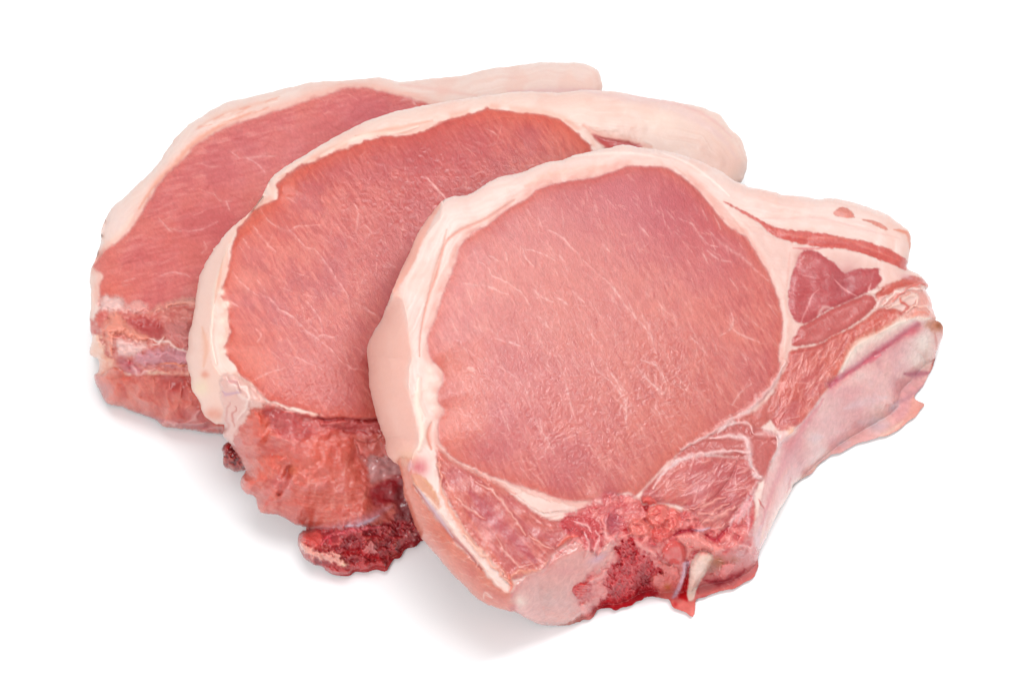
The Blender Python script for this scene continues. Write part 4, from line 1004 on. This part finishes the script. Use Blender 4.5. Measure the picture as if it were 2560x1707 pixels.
# tissue between the eye and the cut side
cv.fill("H -20,540 100,560 140,430 180,400 290,410 330,480 450,520 560,500 700,450 830,430 1200,600 1200,960 780,960 600,950 520,950 400,965 250,900 100,980 0,900", (224, 138, 128), f=6, jag=(6, 14), lab=band, wet=.9, bmp=.6)
dB = full_sdf(cv, "H -20,540 100,560 140,430 290,410 450,520 700,450 1200,600 1200,960 780,960 520,950 400,965 250,900 100,980 0,900"); mB = sst(-4, 10, dB)
s1 = fbm(cv.X / 14, cv.Y / 9, 901, 3); s2 = fbm(cv.X / 30, cv.Y / 20, 906, 3)
cv.tint(mB * sst(.5, .75, s1), (240, 178, 170), .4); cv.tint(mB * sst(.5, .25, s1), (212, 104, 102), .4)
cv.hgt += mB * ((s1 - .5) * .7 + (s2 - .5) * 2.2)
for s_, c_, hh in (("H 140,500 150,420 200,400 290,410 320,470 300,510 200,510", (240, 200, 194), .8), ("H 320,470 380,430 450,440 480,500 400,520 330,520", (236, 176, 168), .8),
                   ("H 490,520 600,455 700,420 820,400 830,470 700,465 600,495", (236, 168, 152), 1.0), ("H 330,560 480,560 590,610 590,690 480,690 380,630", (200, 92, 92), -.8),
                   ("H 590,600 640,585 780,600 820,700 780,780 680,740 620,680", (222, 144, 140), .8), ("H 160,640 190,570 240,515 290,515 325,590 390,640 490,700 420,735 320,680 250,690 230,830 185,760", (242, 166, 146), 1.6),
                   ("H 250,700 400,725 510,740 480,770 400,820 320,830 260,790", (238, 196, 190), .8), ("H 400,830 480,790 620,770 780,800 800,890 600,890 460,890 380,870", (218, 156, 166), 1.2),
                   ("H 270,850 330,850 420,900 400,960 300,930", (214, 130, 140), .2), ("H 60,700 130,680 185,760 180,830 130,860 60,830", (246, 204, 184), 1.2),
                   ("H 130,850 190,830 260,880 180,960 120,980", (244, 190, 166), .6)):
    cv.fill(s_, c_, f=9, jag=(6, 12), h=hh * .9, hf=20, edge=0.135, ew=6)
for s_, w_, c_ in (("H 500,700 570,720 640,730 700,770 760,790", 7, WHITE), ("H 600,690 560,740 520,750", 6, WHITE), ("H 340,860 420,960 470,940 540,920", 6, (242, 196, 196)), ("H 560,880 700,890 790,890", 4, (236, 150, 110))):
    cv.stroke(s_, w_, c_, .85, h=.5, wob=4)
for x in range(500, 800, 45):
    cv.blob(x, 935 + (x % 3) * 8, 26, (242, 200, 176), .9, sheet='H', h=.8)
cv.blob(350, 880, 20, (200, 50, 70), .8, sheet='H')
SD = "H 60,980 140,960 250,900 330,950 400,965 520,955 640,960 780,965 860,940 1200,1000 1200,1450 900,1400 500,1330 150,1200"
cv.fill(SD, (224, 108, 92), f=6, jag=(4, 12), lab=low, wet=.9, bmp=.7, edge=0.18)
dS = full_sdf(cv, SD); mS = sst(-2, 8, dS)
muscle_texture(cv, mS, 860, ang=70, amp=.35, sc=12, tone=((240, 150, 130), (190, 66, 62)))
cv.blob(700, 1030, 150, (192, 62, 60), .7, sheet='H', ry=80); cv.blob(250, 1080, 130, (234, 130, 106), .7, sheet='H'); cv.blob(180, 930, 60, (246, 180, 156), .7, sheet='H')
n1 = fbm(cv.X / 22, cv.Y / 22, 871, 3); n2 = fbm(cv.X / 45, cv.Y / 38, 875, 3)
cv.tint(mS * sst(.52, .78, n1), (240, 156, 140), .3); cv.tint(mS * sst(.48, .25, n1), (200, 76, 72), .28)
cv.hgt += mS * ((n1 - .5) * .5 + (n2 - .5) * 2.4)
cv.stroke("H 420,1130 480,1180 440,1240", 16, (232, 140, 126), .7, h=.8); cv.stroke("H 450,1245 560,1280 700,1310 860,1330 1010,1345", 10, (196, 104, 118), .7, h=-.5)
for s_ in ("H 580,1320 640,1300 760,1320 900,1300", "H 600,1290 700,1300", "H 860,1200 820,1260 760,1300", "H 880,1370 950,1340 1020,1340"):
    cv.stroke(s_, 7, (238, 180, 176), .75, h=.5, wob=4)
for s_ in ("H 440,980 420,1060 400,1120", "H 520,990 530,1080", "H 640,1000 620,1100 640,1180", "H 720,1010 700,1120", "H 760,1010 790,1100 760,1200", "H 700,1180 640,1220"):
    cv.stroke(s_, 6, (236, 140, 124), .5, h=.3, wob=5)
BACK3 = plane((300, 1050, 1.5), (560, 1080, 1.5), (800, 200, 2))
FACE3 = plane((300, 850, 25), (700, 850, 24), (800, 250, 27))
build_chop("pork_chop", cv, F3, FACE3, BACK3, ray_at_z(500, 1000, 0), "lowest raw pork chop of the fan, half hidden under the middle chop, face dull pink", GROUP,
           under=(BACK2, O2), edge_r=46)
del cv

# ================================================================ dark chip of bone behind the middle chop
cv = Canvas("L 50,410 80,370 120,350 180,330 280,400 300,560 230,600 170,612 120,590 75,570 58,520 62,470", 2.0, seed=91, jag=(2.5, 7))
cv.part("bone_chip", BONE)
cv.col[:] = np.array((182, 50, 50)) / 255
cv.wet[:] = 1; cv.bmp[:] = 1
s1 = fbm(cv.X / 7, cv.Y / 7, 951, 3)
cv.tint(sst(.5, .75, s1), (196, 110, 90), .8); cv.tint(sst(.5, .3, s1), (90, 14, 20), .7)
cv.hgt += (s1 - .5) * 1.2
cv.blob(95, 400, 30, (200, 20, 36), 1.2, sheet='L', ry=20)
BACKC = plane((560, 1180, 0), (610, 1180, 0), (570, 1100, 4)); FACEC = (BACKC[0] + BACKC[1] * 0.012, BACKC[1])
r_ = build_chop("bone_chip", cv, "L 0,300 400,300 400,480 70,480", FACEC, BACKC, ray_at_z(580, 1170, 0),
                "small dark red chip of bone poking out at the left foot of the middle chop", "x", edge_r=16)
del r_['group']; r_['category'] = 'bone chip'

# ================================================================ table
me = bpy.data.meshes.new("table_surface")
S = 12.0
me.from_pydata([(-S, -S, 0), (S, -S, 0), (S, S, 0), (-S, S, 0)], [], [(0, 1, 2, 3)])
tb = bpy.data.objects.new("table_surface", me); scene.collection.objects.link(tb)
tb['kind'] = 'structure'
m = bpy.data.materials.new("white_sheet"); m.use_nodes = True
b = m.node_tree.nodes["Principled BSDF"]
b.inputs["Base Color"].default_value = (0.83, 0.85, 0.86, 1); b.inputs["Roughness"].default_value = 0.7
b.inputs["Specular IOR Level"].default_value = 0.2
me.materials.append(m)
